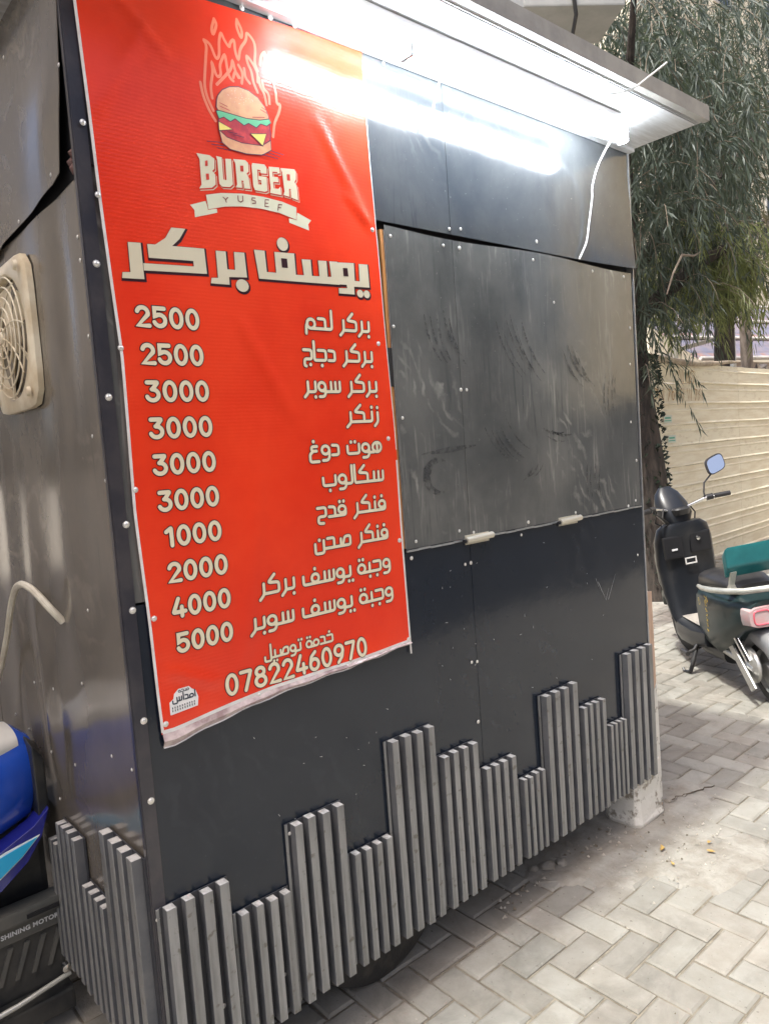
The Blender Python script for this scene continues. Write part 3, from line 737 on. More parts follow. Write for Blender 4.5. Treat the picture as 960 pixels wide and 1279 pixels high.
# ---- lettering drawn as strokes -------------------------------------------------
def stroke(mb, pts, w, y=0.0, round_=True, mi=0):
    """one ribbon of width w through pts in the x-z plane, round joints and ends"""
    pts = [p for i, p in enumerate(pts) if i == 0 or (abs(p[0] - pts[i - 1][0]) + abs(p[1] - pts[i - 1][1])) > 1e-6]
    h = w / 2; n = len(pts)
    L_, R_ = [], []
    for i in range(n):
        if i == 0: d = (pts[1][0] - pts[0][0], pts[1][1] - pts[0][1]); sc = 1
        elif i == n - 1: d = (pts[-1][0] - pts[-2][0], pts[-1][1] - pts[-2][1]); sc = 1
        else:
            a = Vector((pts[i][0] - pts[i - 1][0], pts[i][1] - pts[i - 1][1])).normalized()
            b = Vector((pts[i + 1][0] - pts[i][0], pts[i + 1][1] - pts[i][1])).normalized()
            d = a + b
            if d.length < 0.2: d = a
            d = (d[0], d[1]); dn = Vector(d).normalized(); sc = min(1.5, 1 / max(0.4, abs(dn.dot(a))))
        l = math.hypot(*d) or 1
        nx, nz = -d[1] / l * h * sc, d[0] / l * h * sc
        L_.append((pts[i][0] + nx, pts[i][1] + nz)); R_.append((pts[i][0] - nx, pts[i][1] - nz))
    poly_v = [(x, y, z) for x, z in L_] + [(x, y, z) for x, z in R_]
    mb.add(poly_v, [(i, i + 1, n + i + 1, n + i) for i in range(n - 1)], mi)
    if round_:
        for e, s_ in ((0, 1), (n - 1, -1)):
            o = pts[e]; q2 = pts[e + (1 if e == 0 else -1)]
            a0 = math.atan2(o[1] - q2[1], o[0] - q2[0])
            fan = [(o[0], y, o[1])] + [(o[0] + h * math.cos(a0 - PI / 2 + PI * k / 6), y, o[1] + h * math.sin(a0 - PI / 2 + PI * k / 6)) for k in range(7)]
            mb.add(fan, [(0, k + 1, k + 2) for k in range(6)], mi)
def corner(pts, r):
    """round the inner corners of a polyline"""
    if len(pts) < 3: return list(pts)
    out = [pts[0]]
    for a, b, c in zip(pts, pts[1:], pts[2:]):
        va = Vector((a[0] - b[0], a[1] - b[1])); vc = Vector((c[0] - b[0], c[1] - b[1]))
        ra = min(r, va.length * 0.48); rc = min(r, vc.length * 0.48)
        if va.length < 1e-6 or vc.length < 1e-6: continue
        p = Vector(b) + va.normalized() * ra; q_ = Vector(b) + vc.normalized() * rc
        for k in range(5):
            t = k / 4
            out.append(tuple(p * (1 - t) ** 2 + Vector(b) * 2 * t * (1 - t) + q_ * t * t))
    out.append(pts[-1])
    return out
def circ(cx, cy, rx, ry=None, a0=0, a1=360, n=14):
    ry = ry or rx
    return [(cx + rx * math.cos(math.radians(a0 + (a1 - a0) * k / n)), cy + ry * math.sin(math.radians(a0 + (a1 - a0) * k / n))) for k in range(n + 1)]
# Arabic letters as strokes: (advance, strokes, dots); right edge x = 0, writing runs to -x, base line y = 0
G = {
 'b-': (2.6, [[(-.6, 3.7), (-.6, 0), (-2.6, 0)]], [(-.8, -2.0)]),
 'n-': (2.6, [[(-.6, 3.7), (-.6, 0), (-2.6, 0)]], [(-.6, 5.6)]),
 'y-': (2.6, [[(-.6, 3.7), (-.6, 0), (-2.6, 0)]], [(.2, -2.0), (-1.4, -2.0)]),
 't-': (2.6, [[(-.6, 3.7), (-.6, 0), (-2.6, 0)]], [(.2, 5.5), (-1.4, 5.5)]),
 '-b-': (2.5, [[(0, 0), (-2.5, 0)], [(-1.2, 0), (-1.2, 3.5)]], [(-1.2, -2.0)]),
 '-n-': (2.5, [[(0, 0), (-2.5, 0)], [(-1.2, 0), (-1.2, 3.5)]], [(-1.2, 5.4)]),
 '-y-': (2.5, [[(0, 0), (-2.5, 0)], [(-1.2, 0), (-1.2, 3.5)]], [(-.4, -2.0), (-2.0, -2.0)]),
 '-r': (2.9, [[(0, 0), (-1.0, 0)], [(-1.0, 3.7), (-1.0, -.3), (-2.5, -2.0)]], []),
 'z': (2.2, [[(-.6, 3.4), (-.6, -.3), (-1.9, -2.0)]], [(-.6, 5.4)]),
 'k-': (4.9, [[(-2.0, 6.6), (-4.3, 3.9), (-.6, 3.5), (-.6, 0), (-4.9, 0)]], []),
 '-k-': (5.0, [[(0, 0), (-5.0, 0)], [(-2.2, 6.6), (-4.5, 3.9), (-1.0, 3.5), (-1.0, 0)]], []),
 'l-': (2.2, [[(-.6, 7.0), (-.6, 0), (-2.2, 0)]], []),
 '-l': (4.4, [[(0, 0), (-.8, 0)], [(-.8, 7.0), (-.8, -1.4), (-3.9, -1.4), (-3.9, 1.0)]], []),
 '-a': (1.5, [[(0, 0), (-1.0, 0), (-1.0, 7.0)]], []),
 'a': (1.4, [[(-.6, 0), (-.6, 6.6)]], []),
 '-H-': (4.4, [[(0, 0), (-4.4, 0)], [(-3.7, 3.8), (-1.0, 3.8), (-1.0, 0)]], []),
 'j-': (4.2, [[(-3.6, 3.8), (-.6, 3.8), (-.6, 0), (-4.2, 0)]], [(-2.3, -2.0)]),
 '-j-': (4.4, [[(0, 0), (-4.4, 0)], [(-3.7, 3.8), (-1.0, 3.8), (-1.0, 0)]], [(-2.3, -2.0)]),
 'x-': (4.2, [[(-3.6, 3.8), (-.6, 3.8), (-.6, 0), (-4.2, 0)]], [(-2.3, 5.6)]),
 'H': (4.3, [[(-3.7, 3.8), (-.6, 3.8), (-.6, .4), (-3.4, .4), (-3.6, -2.1), (-1.6, -2.3)]], []),
 'j': (4.3, [[(-3.7, 3.8), (-.6, 3.8), (-.6, .4), (-3.4, .4), (-3.6, -2.1), (-2.9, -2.3)]], [(-1.2, -1.7)]),
 'gh': (4.5, [[(-1.2, 3.7), (-3.2, 3.7), (-3.2, 1.9), (-1.4, 1.9)], [(-2.6, 1.9), (-3.9, .8), (-3.9, -2.2), (-.7, -2.2)]], [(-2.3, 5.6)]),
 'd': (3.6, [[(-2.9, 3.8), (-.6, 3.6), (-.6, 0), (-3.1, 0)]], []),
 '-d': (4.0, [[(0, 0), (-3.5, 0)], [(-3.2, 3.8), (-1.0, 3.6), (-1.0, 0)]], []),
 '-m': (5.0, [[(0, 0), (-1.6, 0)], circ(-2.3, 1.7, 1.55, 1.75), [(-3.7, 1.9), (-4.2, .9), (-4.3, -2.0)]], []),
 'm-': (3.8, [circ(-2.0, 1.6, 1.5, 1.65), [(-1.6, 0), (-3.8, 0)]], []),
 'w': (4.0, [circ(-2.0, 2.1, 1.4, 1.6), [(-.6, 2.1), (-.6, -.6), (-1.3, -1.9), (-3.2, -1.9)]], []),
 '-w': (4.2, [[(0, 0), (-.8, 0)], circ(-2.2, 2.0, 1.4, 1.6), [(-.8, 2.1), (-.8, -.6), (-1.5, -1.9), (-3.3, -1.9)], [(-.8, .2), (-2.6, .4)]], []),
 's-': (5.8, [[(-.6, 3.7), (-.6, 0), (-5.8, 0)], [(-2.4, 0), (-2.4, 3.6)], [(-4.2, 0), (-4.2, 3.6)]], []),
 '-s-': (5.8, [[(0, 0), (-5.8, 0)], [(-.8, 0), (-.8, 3.6)], [(-2.5, 0), (-2.5, 3.6)], [(-4.2, 0), (-4.2, 3.6)]], []),
 's': (8.2, [[(-.6, 3.7), (-.6, 0), (-4.2, 0), (-4.2, 3.6)], [(-2.4, 0), (-2.4, 3.6)], [(-4.2, 0), (-4.2, -1.8), (-7.6, -1.8), (-7.6, 1.4)]], []),
 't': (5.8, [[(-.6, 3.6), (-.6, 0), (-5.2, 0), (-5.2, 3.0)]], [(-2.1, 4.6), (-3.7, 4.6)]),
 '-b': (6.0, [[(0, 0), (-.8, 0)], [(-.8, 3.6), (-.8, 0), (-5.4, 0), (-5.4, 3.0)]], [(-3.1, -2.0)]),
 'b': (5.8, [[(-.6, 3.6), (-.6, 0), (-5.2, 0), (-5.2, 3.0)]], [(-2.9, -2.0)]),
 'h-': (4.6, [circ(-2.2, 1.9, 1.75, 1.95), [(-1.6, 0), (-4.6, 0)], [(-2.2, 3.4), (-2.2, .6)]], []),
 'f-': (3.6, [circ(-1.9, 2.3, 1.3, 1.4), [(-.6, 2.3), (-.6, 0), (-3.6, 0)]], [(-1.9, 5.6)]),
 'q-': (3.8, [circ(-2.0, 2.3, 1.4, 1.4), [(-.6, 2.3), (-.6, 0), (-3.8, 0)]], [(-1.2, 5.4), (-2.8, 5.4)]),
 '-f': (7.2, [[(0, 0), (-6.6, 0), (-6.6, 3.2)], circ(-2.1, 2.0, 1.35, 1.6)], [(-2.1, 5.6)]),
 '-n': (4.8, [[(0, 0), (-.8, 0)], [(-.8, 3.2), (-.8, -1.6), (-4.2, -1.6), (-4.2, 2.2)]], [(-2.5, 3.6)]),
 'S-': (6.4, [[(-3.9, .2), (-2.9, 3.6), (-.6, 3.6), (-.6, 0), (-6.4, 0)], [(-4.6, 0), (-4.6, 2.8)]], []),
 '-S-': (6.6, [[(-4.1, .2), (-3.1, 3.6), (-.9, 3.6), (-.9, 0)], [(0, 0), (-6.6, 0)], [(-4.8, 0), (-4.8, 2.8)]], []),
 '-T': (4.0, [[(0, 0), (-1.4, 0)], circ(-2.2, 1.7, 1.5, 1.75)], [(-1.4, 5.4), (-3.0, 5.4)]),
 ' ': (2.6, [], []),
}
DG = {
 '0': (3.9, [circ(1.95, 3.1, 1.25, 2.55, 0, 360, 22)]),
 '1': (2.5, [[(.3, 4.6), (1.5, 5.6), (1.5, .5)]]),
 '2': (3.8, [circ(1.85, 4.1, 1.2, 1.5, 165, -20, 10) + [(.7, .55), (3.2, .55)]]),
 '3': (3.8, [[(.6, 5.6), (3.0, 5.6), (1.7, 3.6)], circ(1.7, 2.1, 1.35, 1.55, 95, -160, 14)]),
 '4': (4.1, [[(2.0, 5.7), (.6, 1.8), (3.6, 1.8)], [(2.7, 3.2), (2.7, .5)]]),
 '5': (3.8, [[(3.0, 5.6), (.8, 5.6), (.7, 3.3)] + circ(1.8, 2.2, 1.3, 1.6, 125, -160, 14)]),
 '6': (3.9, [circ(1.95, 2.1, 1.25, 1.55, 0, 360, 18), [(.75, 2.6), (1.1, 4.4), (2.4, 5.7)]]),
 '7': (3.6, [[(.5, 5.6), (3.1, 5.6), (1.5, .5)]]),
 '8': (3.9, [circ(1.95, 1.95, 1.3, 1.4, 0, 360, 18), circ(1.95, 4.5, 1.05, 1.1, 0, 360, 16)]),
 '9': (3.9, [circ(1.95, 4.1, 1.25, 1.5, 0, 360, 18), [(3.2, 3.9), (2.8, 2.0), (1.6, .5)]]),
}
def arabic(words, xr, z, u, width=None, uz=None):
    """list of (polyline, is_dot) in banner coordinates; words are lists of glyph keys; xr is the right end"""
    uz = uz or u
    tot = sum(G[g][0] for w in words for g in w) + 2.4 * (len(words) - 1)
    ux = width / tot if width else u
    x = xr; res = []
    for wi, w in enumerate(words):
        for g in w:
            adv, st, dots = G[g]
            for s_ in st:
                s2 = s_ if len(s_) > 10 else corner(s_, 0.9)
                res.append(([(x + a * ux, z + b * uz) for a, b in s2], False))
            for a, b in dots: res.append(([(x + a * ux, z + b * uz)], True))
            x -= adv * ux
        x -= 2.4 * ux
    return res
def digits(txt, x0, z, u, width, tall=None):
    uz = tall or u
    tot = sum(DG[c][0] for c in txt); ux = width / tot; x = x0; res = []
    for c in txt:
        adv, st = DG[c]
        for s_ in st:
            s2 = s_ if len(s_) > 10 else corner(s_, 0.35)
            res.append(([(x + a * ux, z + b * uz) for a, b in s2], False))
        x += adv * ux
    return res
def print_line(name, res, w, label=None, edge=0.0016, fill=M_CREAM, ink=M_INK, dotr=None):
    mb = MB(); dotr = dotr or w * 0.62
    for i, (p, dot) in enumerate(res):
        y = 0.00002 * (i % 7)
        if dot: mb.add([(p[0][0] + (dotr + edge) * math.cos(a * PI / 6), y, p[0][1] + (dotr + edge) * math.sin(a * PI / 6)) for a in range(12)], [tuple(range(12))], 1)
        else: stroke(mb, p, w + 2 * edge, y, True, 1)
    for i, (p, dot) in enumerate(res):
        y = 0.0007 + 0.00002 * (i % 7)
        if dot: mb.add([(p[0][0] + dotr * math.cos(a * PI / 6), y, p[0][1] + dotr * math.sin(a * PI / 6)) for a in range(12)], [tuple(range(12))], 0)
        else: stroke(mb, p, w, y, True, 0)
    o = lay(mb, [fill, ink], name, banner, 0.0007, 0.06)
    if label: o['label'] = label
    return o
PRICES = ['2500', '2500', '3000', '3000', '3000', '3000', '1000', '2000', '4000', '5000']
PX = [0.089, 0.093, 0.096, 0.097, 0.098, 0.102, 0.112, 0.107, 0.108, 0.112]
PR = [0.242, 0.244, 0.250, 0.251, 0.252, 0.252, 0.250, 0.258, 0.258, 0.257]
for i, t in enumerate(PRICES):
    z = 1.928 - 0.0820 * i
    print_line('price', digits(t, PX[i], z - 0.0006, 0.0076, PR[i] - PX[i] + 0.004, 0.0078), 0.0096, edge=0.0022)
W = dict(
 burger=['b-', '-r', 'k-', '-r'], lahm=['l-', '-H-', '-m'], dajaj=['d', 'j-', '-a', 'j'], super=['s-', '-w', 'b-', '-r'],
 zinger=['z', 'n-', '-k-', '-r'], hot=['h-', '-w', 't'], dog=['d', 'w', 'gh'], scallop=['s-', '-k-', '-a', 'l-', '-w', 'b'],
 finger=['f-', '-n-', '-k-', '-r'], qadah=['q-', '-d', 'H'], sahn=['S-', '-H-', '-n'], wajba=['w', 'j-', '-b-', '-T'],
 yousef=['y-', '-w', 's-', '-f'], khidma=['x-', '-d', 'm-', '-T'], tawseel=['t-', '-w', 'S-', '-y-', '-l'])
ROWS = [(['burger', 'lahm'], .762, .541, 1.950), (['burger', 'dajaj'], .766, .528, 1.868), (['burger', 'super'], .774, .524, 1.786),
        (['zinger'], .772, .655, 1.704), (['hot', 'dog'], .774, .522, 1.618), (['scallop'], .776, .557, 1.538),
        (['finger', 'qadah'], .777, .530, 1.455), (['finger', 'sahn'], .779, .515, 1.372),
        (['wajba', 'yousef', 'burger'], .780, .337, 1.286), (['wajba', 'yousef', 'super'], .782, .304, 1.203)]
for ws_, xr, xl, z in ROWS:
    print_line('menu_item', arabic([W[k] for k in ws_], xr, z, 0.0068, xr - xl, 0.0068), 0.0080, edge=0.0020)
print_line('delivery_line', arabic([W['khidma'], W['tawseel']], 0.556, 1.122, 0.0045, 0.218, 0.0048), 0.0058, edge=0.0015)
print_line('phone_number', digits('07822460970', 0.224, 1.055, 0.01, 0.444, 0.0090), 0.0092, edge=0.0022)

def polys(mb, L_, y, mi, grow=0.0):
    for i, p in enumerate(L_):
        if grow:
            # outline: the polygon plus a ribbon round its edge
            stroke(mb, p + [p[0]], grow * 2, y + 0.00002 * (i % 5), True, mi)
        mb.add([(x, y + 0.00002 * (i % 5), z) for x, z in p], [tuple(range(len(p)))], mi)
tm = MB()
sh = lambda L_, dx, dz: [[(x + dx, z + dz) for x, z in p] for p in L_]
polys(tm, sh(TITLE, 0.0018, -0.0026), 0.0, 1, 0.0034)
def dotp(c, rx, rz): return [(c[0] + rx * math.cos(a * PI / 8), c[1] + rz * math.sin(a * PI / 8)) for a in range(16)]
DR = [(0.0175, 0.0150), (0.0165, 0.0165), (0.0115, 0.0105), (0.0115, 0.0105)]
TD = [dotp(c[0], *r) for c, r in zip(TITLE_DOTS, DR)]
polys(tm, sh(TD, 0.0018, -0.0026), 0.0, 1, 0.0034)
polys(tm, TITLE + TD, 0.0006, 0)
polys(tm, TITLE_HOLES, 0.0011, 1, 0.0006)
lay(tm, [mat('title_cream', (0.70, 0.63, 0.46), 0.32), M_INK], 'title_lettering', banner, 0.0006, 0.03)

em_ = MB()
for i, p in enumerate(FLAMES): stroke(em_, corner(p, 0.012), 0.0070, 0.00002 * i, True, 0)
lay(em_, mat('flame_print', (0.88, 0.24, 0.13), 0.3), 'flame_drawing', banner, 0.0005, 0.03)
bg = MB()
COLS = [0, 1, 2, 0, 3, 3]
for i, p in enumerate(BURGER):
    stroke(bg, p + [p[0]], 0.0040, 0.0003 * i, True, 4)
    bg.add([(x, 0.0003 * i + 0.00012, z) for x, z in p], [tuple(range(len(p)))], COLS[i])
for i, p in enumerate(BURGER_LINES): stroke(bg, p, 0.0017, 0.0023 + 0.00001 * i, False, 4 if i < 6 or i > 10 else 1)
rnd = random.Random(5)
for k in range(34):
    a = rnd.uniform(0, 2 * PI); r = rnd.random() ** .5
    cx, cz = 0.402 + 0.040 * r * math.cos(a), 2.488 + 0.017 * r * math.sin(a)
    bg.add([(cx - .0012, .0024, cz), (cx, .0024, cz - .0009), (cx + .0012, .0024, cz), (cx, .0024, cz + .0009)], [(0, 1, 2, 3)], 5)
lay(bg, [mat('bun_print', (0.72, 0.34, 0.20), 0.3, col2=(0.80, 0.45, 0.24), nscale=30), mat('patty_print', (0.42, 0.03, 0.05), 0.3, col2=(0.62, 0.06, 0.06), nscale=40),
         mat('lettuce_print', (0.16, 0.55, 0.30), 0.3), mat('cheese_print', (0.86, 0.70, 0.18), 0.3), mat('purple_ink', (0.09, 0.02, 0.06), 0.3),
         mat('sesame_print', (0.85, 0.70, 0.50), 0.3)], 'burger_drawing', banner, 0.0011, 0.04)
le = MB()
polys(le, sh(LETTERS, 0.0032, -0.0036), 0.0, 1, 0.0012)
polys(le, sh(LETTERS, 0.0020, -0.0022), 0.0003, 2, 0.0010)
polys(le, LETTERS, 0.0007, 0)
polys(le, LETTER_HOLES, 0.0011, 2, 0.0004)
lay(le, [mat('letter_cream', (0.78, 0.72, 0.52), 0.3), M_CREAM, M_CRED], 'burger_lettering', banner, 0.0006, 0.03)
rb = MB()
polys(rb, [RIBBON[1], RIBBON[2]], 0.0, 0)
stroke(rb, RIBBON[0] + [RIBBON[0][0]], 0.0022, 0.0003, True, 1)
rb.add([(x, 0.0006, z) for x, z in RIBBON[0]], [tuple(range(len(RIBBON[0])))], 0)
for i, p in enumerate(YUSEF): stroke(rb, p, 0.0024, 0.0010 + 0.00002 * i, False, 2)
lay(rb, [mat('ribbon_cream', (0.76, 0.74, 0.55), 0.3), M_CRED, mat('ribbon_ink', (0.20, 0.04, 0.03), 0.3)], 'name_ribbon', banner, 0.0006, 0.03)
# printer's mark at the lower left
lg = MB()
blob = [(0.084, 1.056), (0.150, 1.060), (0.153, 1.078), (0.148, 1.094), (0.139, 1.100), (0.133, 1.107), (0.108, 1.107), (0.098, 1.099), (0.095, 1.088), (0.085, 1.082)]
stroke(lg, blob + [blob[0]], 0.004, 0, True, 0)
lg.add([(x, 0.0001, z) for x, z in blob], [tuple(range(len(blob)))], 0)
for i, (p, dot) in enumerate(arabic([['a', 'm-', '-d', 'a', 's']], 0.149, 1.082, 0.0028, 0.060, 0.0024)):
    if not dot: stroke(lg, p, 0.0030, 0.0006 + 0.00001 * i, True, 1)
for i, (p, dot) in enumerate(arabic([['m-', '-b-', '-H-', '-T']], 0.134, 1.101, 0.002, 0.028, 0.0013)):
    if not dot: stroke(lg, p, 0.0016, 0.0006 + 0.00001 * i, True, 1)
for k in range(10):
    x = 0.0885 + k * 0.0061
    stroke(lg, [(x, 1.060 + k * 0.0002), (x + 0.0004, 1.071 + k * 0.0002)], 0.0022, 0.0006 + .00001 * k, False, 1)
stroke(lg, [(0.087, 1.0655), (0.147, 1.068)], 0.0016, 0.0008, False, 0)
lay(lg, [mat('sticker_white', (0.84, 0.82, 0.80), 0.4), mat('sticker_ink', (0.02, 0.03, 0.05), 0.4)], 'printer_mark', banner, 0.0008, 0.04)
# ------------------------------------------------------------------ exhaust fan on the side wall
fan = empty('exhaust_fan', (-0.012, 0.545, 1.985))
tag(fan, 'square cream plastic exhaust fan with round wire grille on the kiosk side', 'exhaust fan')
fr = MB()
S = 0.192; n = 32
def sq(k, s_, r_):
    a = 2 * PI * k / n + PI / n
    c, s = math.cos(a), math.sin(a)
    p = 7.0
    q_ = (abs(c) ** p + abs(s) ** p) ** (-1 / p)
    return (c * q_ * s_, s * q_ * s_)
rings = []
for rad, x, square in ((S, 0.010, 1), (S, -0.004, 1), (S - 0.006, -0.009, 1), (0.165, -0.011, 0), (0.158, -0.006, 0), (0.156, 0.030, 0)):
    rings.append([((x,) + (sq(k, rad, 0) if square else (rad * math.cos(2 * PI * k / n + PI / n), rad * math.sin(2 * PI * k / n + PI / n)))) for k in range(n)])
fr.loft(rings, caps=False).build('fan_frame', M_FAN, fan, smooth=True)
MB().lathe([(0.0, 0.034), (0.157, 0.034)], (0, 0, 0), 'x', 32).build('duct_back', mat('duct_metal', (0.6, 0.62, 0.64), 0.25, 0.8, col2=(0.3, 0.3, 0.3), nscale=5), fan)
bl = MB()
for k in range(5):
    a0 = 2 * PI * k / 5
    rings = []
    for j in range(6):
        t = j / 5; r = 0.035 + 0.11 * t; sp = 0.30 + 0.16 * t; tw = 0.018
        rings.append([(0.012 + tw * s2 , r * math.cos(a0 + sp * s2 + .25 * t), r * math.sin(a0 + sp * s2 + .25 * t)) for s2 in (-1, -.3, .4, 1)] +
                     [(0.0145 + tw * s2, r * math.cos(a0 + sp * s2 + .25 * t), r * math.sin(a0 + sp * s2 + .25 * t)) for s2 in (1, .4, -.3, -1)])
    o = MB().loft(rings).build('fan_blade', M_FAN, fan, smooth=True)
MB().lathe([(0, -0.012), (0.030, -0.010), (0.038, 0.0), (0.038, 0.03)], (0, 0, 0), 'x', 20).build('fan_hub', M_FAN, fan, smooth=True)
for r in (0.026, 0.052, 0.078, 0.104, 0.130, 0.155):
    MB().tube([(-0.026 + 0.05 * (r / .155) ** 2 * 0.2, r * math.cos(2 * PI * k / 40), r * math.sin(2 * PI * k / 40)) for k in range(41)], 0.0022, 6, caps=False).build('grille_ring', M_FAN, fan, smooth=True)
sp_ = MB()
for k in range(8):
    a = 2 * PI * k / 8 + 0.2
    pts = [(-0.028 + 0.012 * t, (0.02 + 0.14 * t) * math.cos(a + 0.5 * t), (0.02 + 0.14 * t) * math.sin(a + 0.5 * t)) for t in [i / 6 for i in range(7)]]
    sp_.tube(pts, 0.0022, 6)
sp_.lathe([(0.0, -0.032), (0.014, -0.031), (0.018, -0.026)], (0, 0, 0), 'x', 12)
sp_.build('grille_spokes', M_FAN, fan, smooth=True)
for sy in (-1, 1):
    for sz in (-1, 1):
        MB().lathe([(0.0, -0.026), (0.011, -0.025), (0.014, -0.017)], (0, sy * 0.155, sz * 0.155), 'x', 12).build('screw_boss', M_FAN, fan, smooth=True)

cord('electric_cable', [(-0.004, 0.405, 1.235), (-0.030, 0.415, 1.275), (-0.055, 0.47, 1.325), (-0.065, 0.55, 1.330), (-0.06, 0.66, 1.27), (-0.05, 0.80, 1.15), (-0.045, 0.94, 1.03), (-0.04, 1.10, 0.90), (-0.035, 1.20, 0.74), (-0.035, 1.22, 0.55)], 0.0095,
     'thick cream cable looping out of the kiosk side and down to the left', M_CABLE, 'cable')

# ------------------------------------------------------------------ ground and pavement
M_GROUND = mat('sandy_ground', (0.26, 0.23, 0.19), 0.9, col2=(0.36, 0.32, 0.26), nscale=3, bump=0.3, bscale=30)
def grid_obj(name, x0, x1, y0, y1, z, nx, ny, m, amp=0, parent=None):
    mb = MB()
    for j in range(ny + 1):
        for i in range(nx + 1):
            x = x0 + (x1 - x0) * i / nx; y = y0 + (y1 - y0) * j / ny
            mb.v.append((x, y, z + amp * smoothnoise(x, y, .9)))
    for j in range(ny):
        for i in range(nx):
            p = j * (nx + 1) + i; mb.f.append((p, p + 1, p + nx + 2, p + nx + 1)); mb.mi.append(0)
    return mb.build(name, m, parent, smooth=True)
tag(grid_obj('ground', -200, 200, -200, 200, -0.05, 40, 40, M_GROUND), kind='structure')
bed = grid_obj('pavement', -3.2, 14.5, -3.0, 2.62, -0.0085, 60, 30, mat('joint_sand', (0.165, 0.14, 0.105), 0.95, col2=(0.25, 0.22, 0.17), nscale=20, bump=0.4, bscale=200))
tag(bed, kind='structure')
def paver_mat(name, c, c2):
    m = bpy.data.materials.new(name); m.use_nodes = True
    nt = m.node_tree; L = nt.links.new; b = nt.nodes['Principled BSDF']; b.inputs['Roughness'].default_value = 0.85
    g = nt.nodes.new('ShaderNodeNewGeometry'); oi = nt.nodes.new('ShaderNodeObjectInfo')
    def noise(sc, det, dist=0.0):
        n = nt.nodes.new('ShaderNodeTexNoise'); n.inputs['Scale'].default_value = sc; n.inputs['Detail'].default_value = det
        n.inputs['Roughness'].default_value = 0.65; n.inputs['Distortion'].default_value = dist
        L(g.outputs['Position'], n.inputs['Vector']); return n.outputs['Fac']
    def rng(v, a, d, lo=0.0, hi=1.0):
        r = nt.nodes.new('ShaderNodeMapRange'); r.inputs['From Min'].default_value = a; r.inputs['From Max'].default_value = d
        r.inputs['To Min'].default_value = lo; r.inputs['To Max'].default_value = hi
        L(v, r.inputs['Value']); return r.outputs[0]
    def mixc(f, a, d):
        x = nt.nodes.new('ShaderNodeMix'); x.data_type = 'RGBA'; L(f, x.inputs[0])
        for k, v in ((6, a), (7, d)):
            if isinstance(v, tuple): x.inputs[k].default_value = (*v, 1)
            else: L(v, x.inputs[k])
        return x.outputs[2]
    col = mixc(rng(noise(9, 9), .35, .65), c, c2)
    dk = tuple(v * .62 for v in c); col = mixc(rng(noise(2.3, 8, 1.5), .52, .72, 0, .75), col, dk)
    col = mixc(rng(noise(60, 3), .66, .72, 0, .8), col, (.10, .085, .065))
    col = mixc(rng(noise(33, 4), .68, .74, 0, .6), col, (.50, .48, .42))
    hs = nt.nodes.new('ShaderNodeHueSaturation'); L(col, hs.inputs['Color']); L(rng(oi.outputs['Random'], 0, 1, .86, 1.12), hs.inputs['Value'])
    L(hs.outputs[0], b.inputs['Base Color'])
    bp = nt.nodes.new('ShaderNodeBump'); bp.inputs['Strength'].default_value = .45; bp.inputs['Distance'].default_value = .006
    L(noise(70, 8), bp.inputs['Height']); L(bp.outputs[0], b.inputs['Normal'])
    return m
PM = []
for i, (c, c2) in enumerate((((.250, .234, .200), (.300, .286, .252)), ((.235, .217, .185), (.288, .270, .236)), ((.268, .253, .220), (.315, .302, .268)), ((.235, .213, .180), (.296, .276, .240)))):
    PM.append(paver_mat('paver_%s' % ('sand', 'buff', 'pale', 'brown')[i], c, c2))
MOD = 0.1035; OX, OY = 0.822, 0.0; GAP = 0.0072; TH = 0.05
def paver_mesh(L_, Wd, k):
    b = MB(); c = 0.007; h = 0.0055; x, y = L_ / 2, Wd / 2
    r = random.Random(k)
    top = [(-x + c, -y + c), (x - c, -y + c), (x - c, y - c), (-x + c, y - c)]
    mid = [(-x, -y), (x, -y), (x, y), (-x, y)]
    b.v = [(a, d, r.uniform(-.0006, .0006)) for a, d in top] + [(a, d, -h) for a, d in mid] + [(a, d, -TH) for a, d in mid]
    b.f = [(0, 1, 2, 3)] + [(4 + i, 4 + (i + 1) % 4, (i + 1) % 4, i) for i in range(4)] + [(8 + i, 8 + (i + 1) % 4, 4 + (i + 1) % 4, 4 + i) for i in range(4)]
    b.mi = [0] * 9
    return b
PMESH = []
for v in range(2):
    for k in range(4):
        o = paver_mesh(2 * MOD - GAP, MOD - GAP, k).build('paver', PM[k]); PMESH.append(o.data); bpy.data.objects.remove(o)
def to_px(p):
    d = Vector(p) - CAM; zc = d.dot(fwd)
    if zc < 0.1: return None
    return (480 + FPX * d.dot(rt) / zc, 639.5 - FPX * d.dot(up) / zc, zc)
cells = []
for i in range(-40, 135):
    for j in range(-30, 26):
        s_ = (i + j) % 4
        if s_ == 0: cx, cy, ho_ = OX + (i + 1) * MOD, OY + (j + 0.5) * MOD, 1
        elif s_ == 2: cx, cy, ho_ = OX + (i + 0.5) * MOD, OY + (j + 1) * MOD, 0
        else: continue
        if cx < -3.1 or cx > 14.4 or cy > 2.52 or cy < -2.95: continue
        if 1.72 < cx < 2.34 and -0.20 < cy < 0.30: continue      # broken out round the concrete block
        px = to_px((cx, cy, 0)); score = 0
        if px and -25 < px[0] < 985 and -25 < px[1] < 1304:
            under = (0.05 < cx < 2.1 and cy > 0.28)
            if not under: score = 1 / px[2]
        cells.append((score, cx, cy, ho_))
cells.sort(reverse=True)
rnd = random.Random(11)
far = MB(); nfar = 0
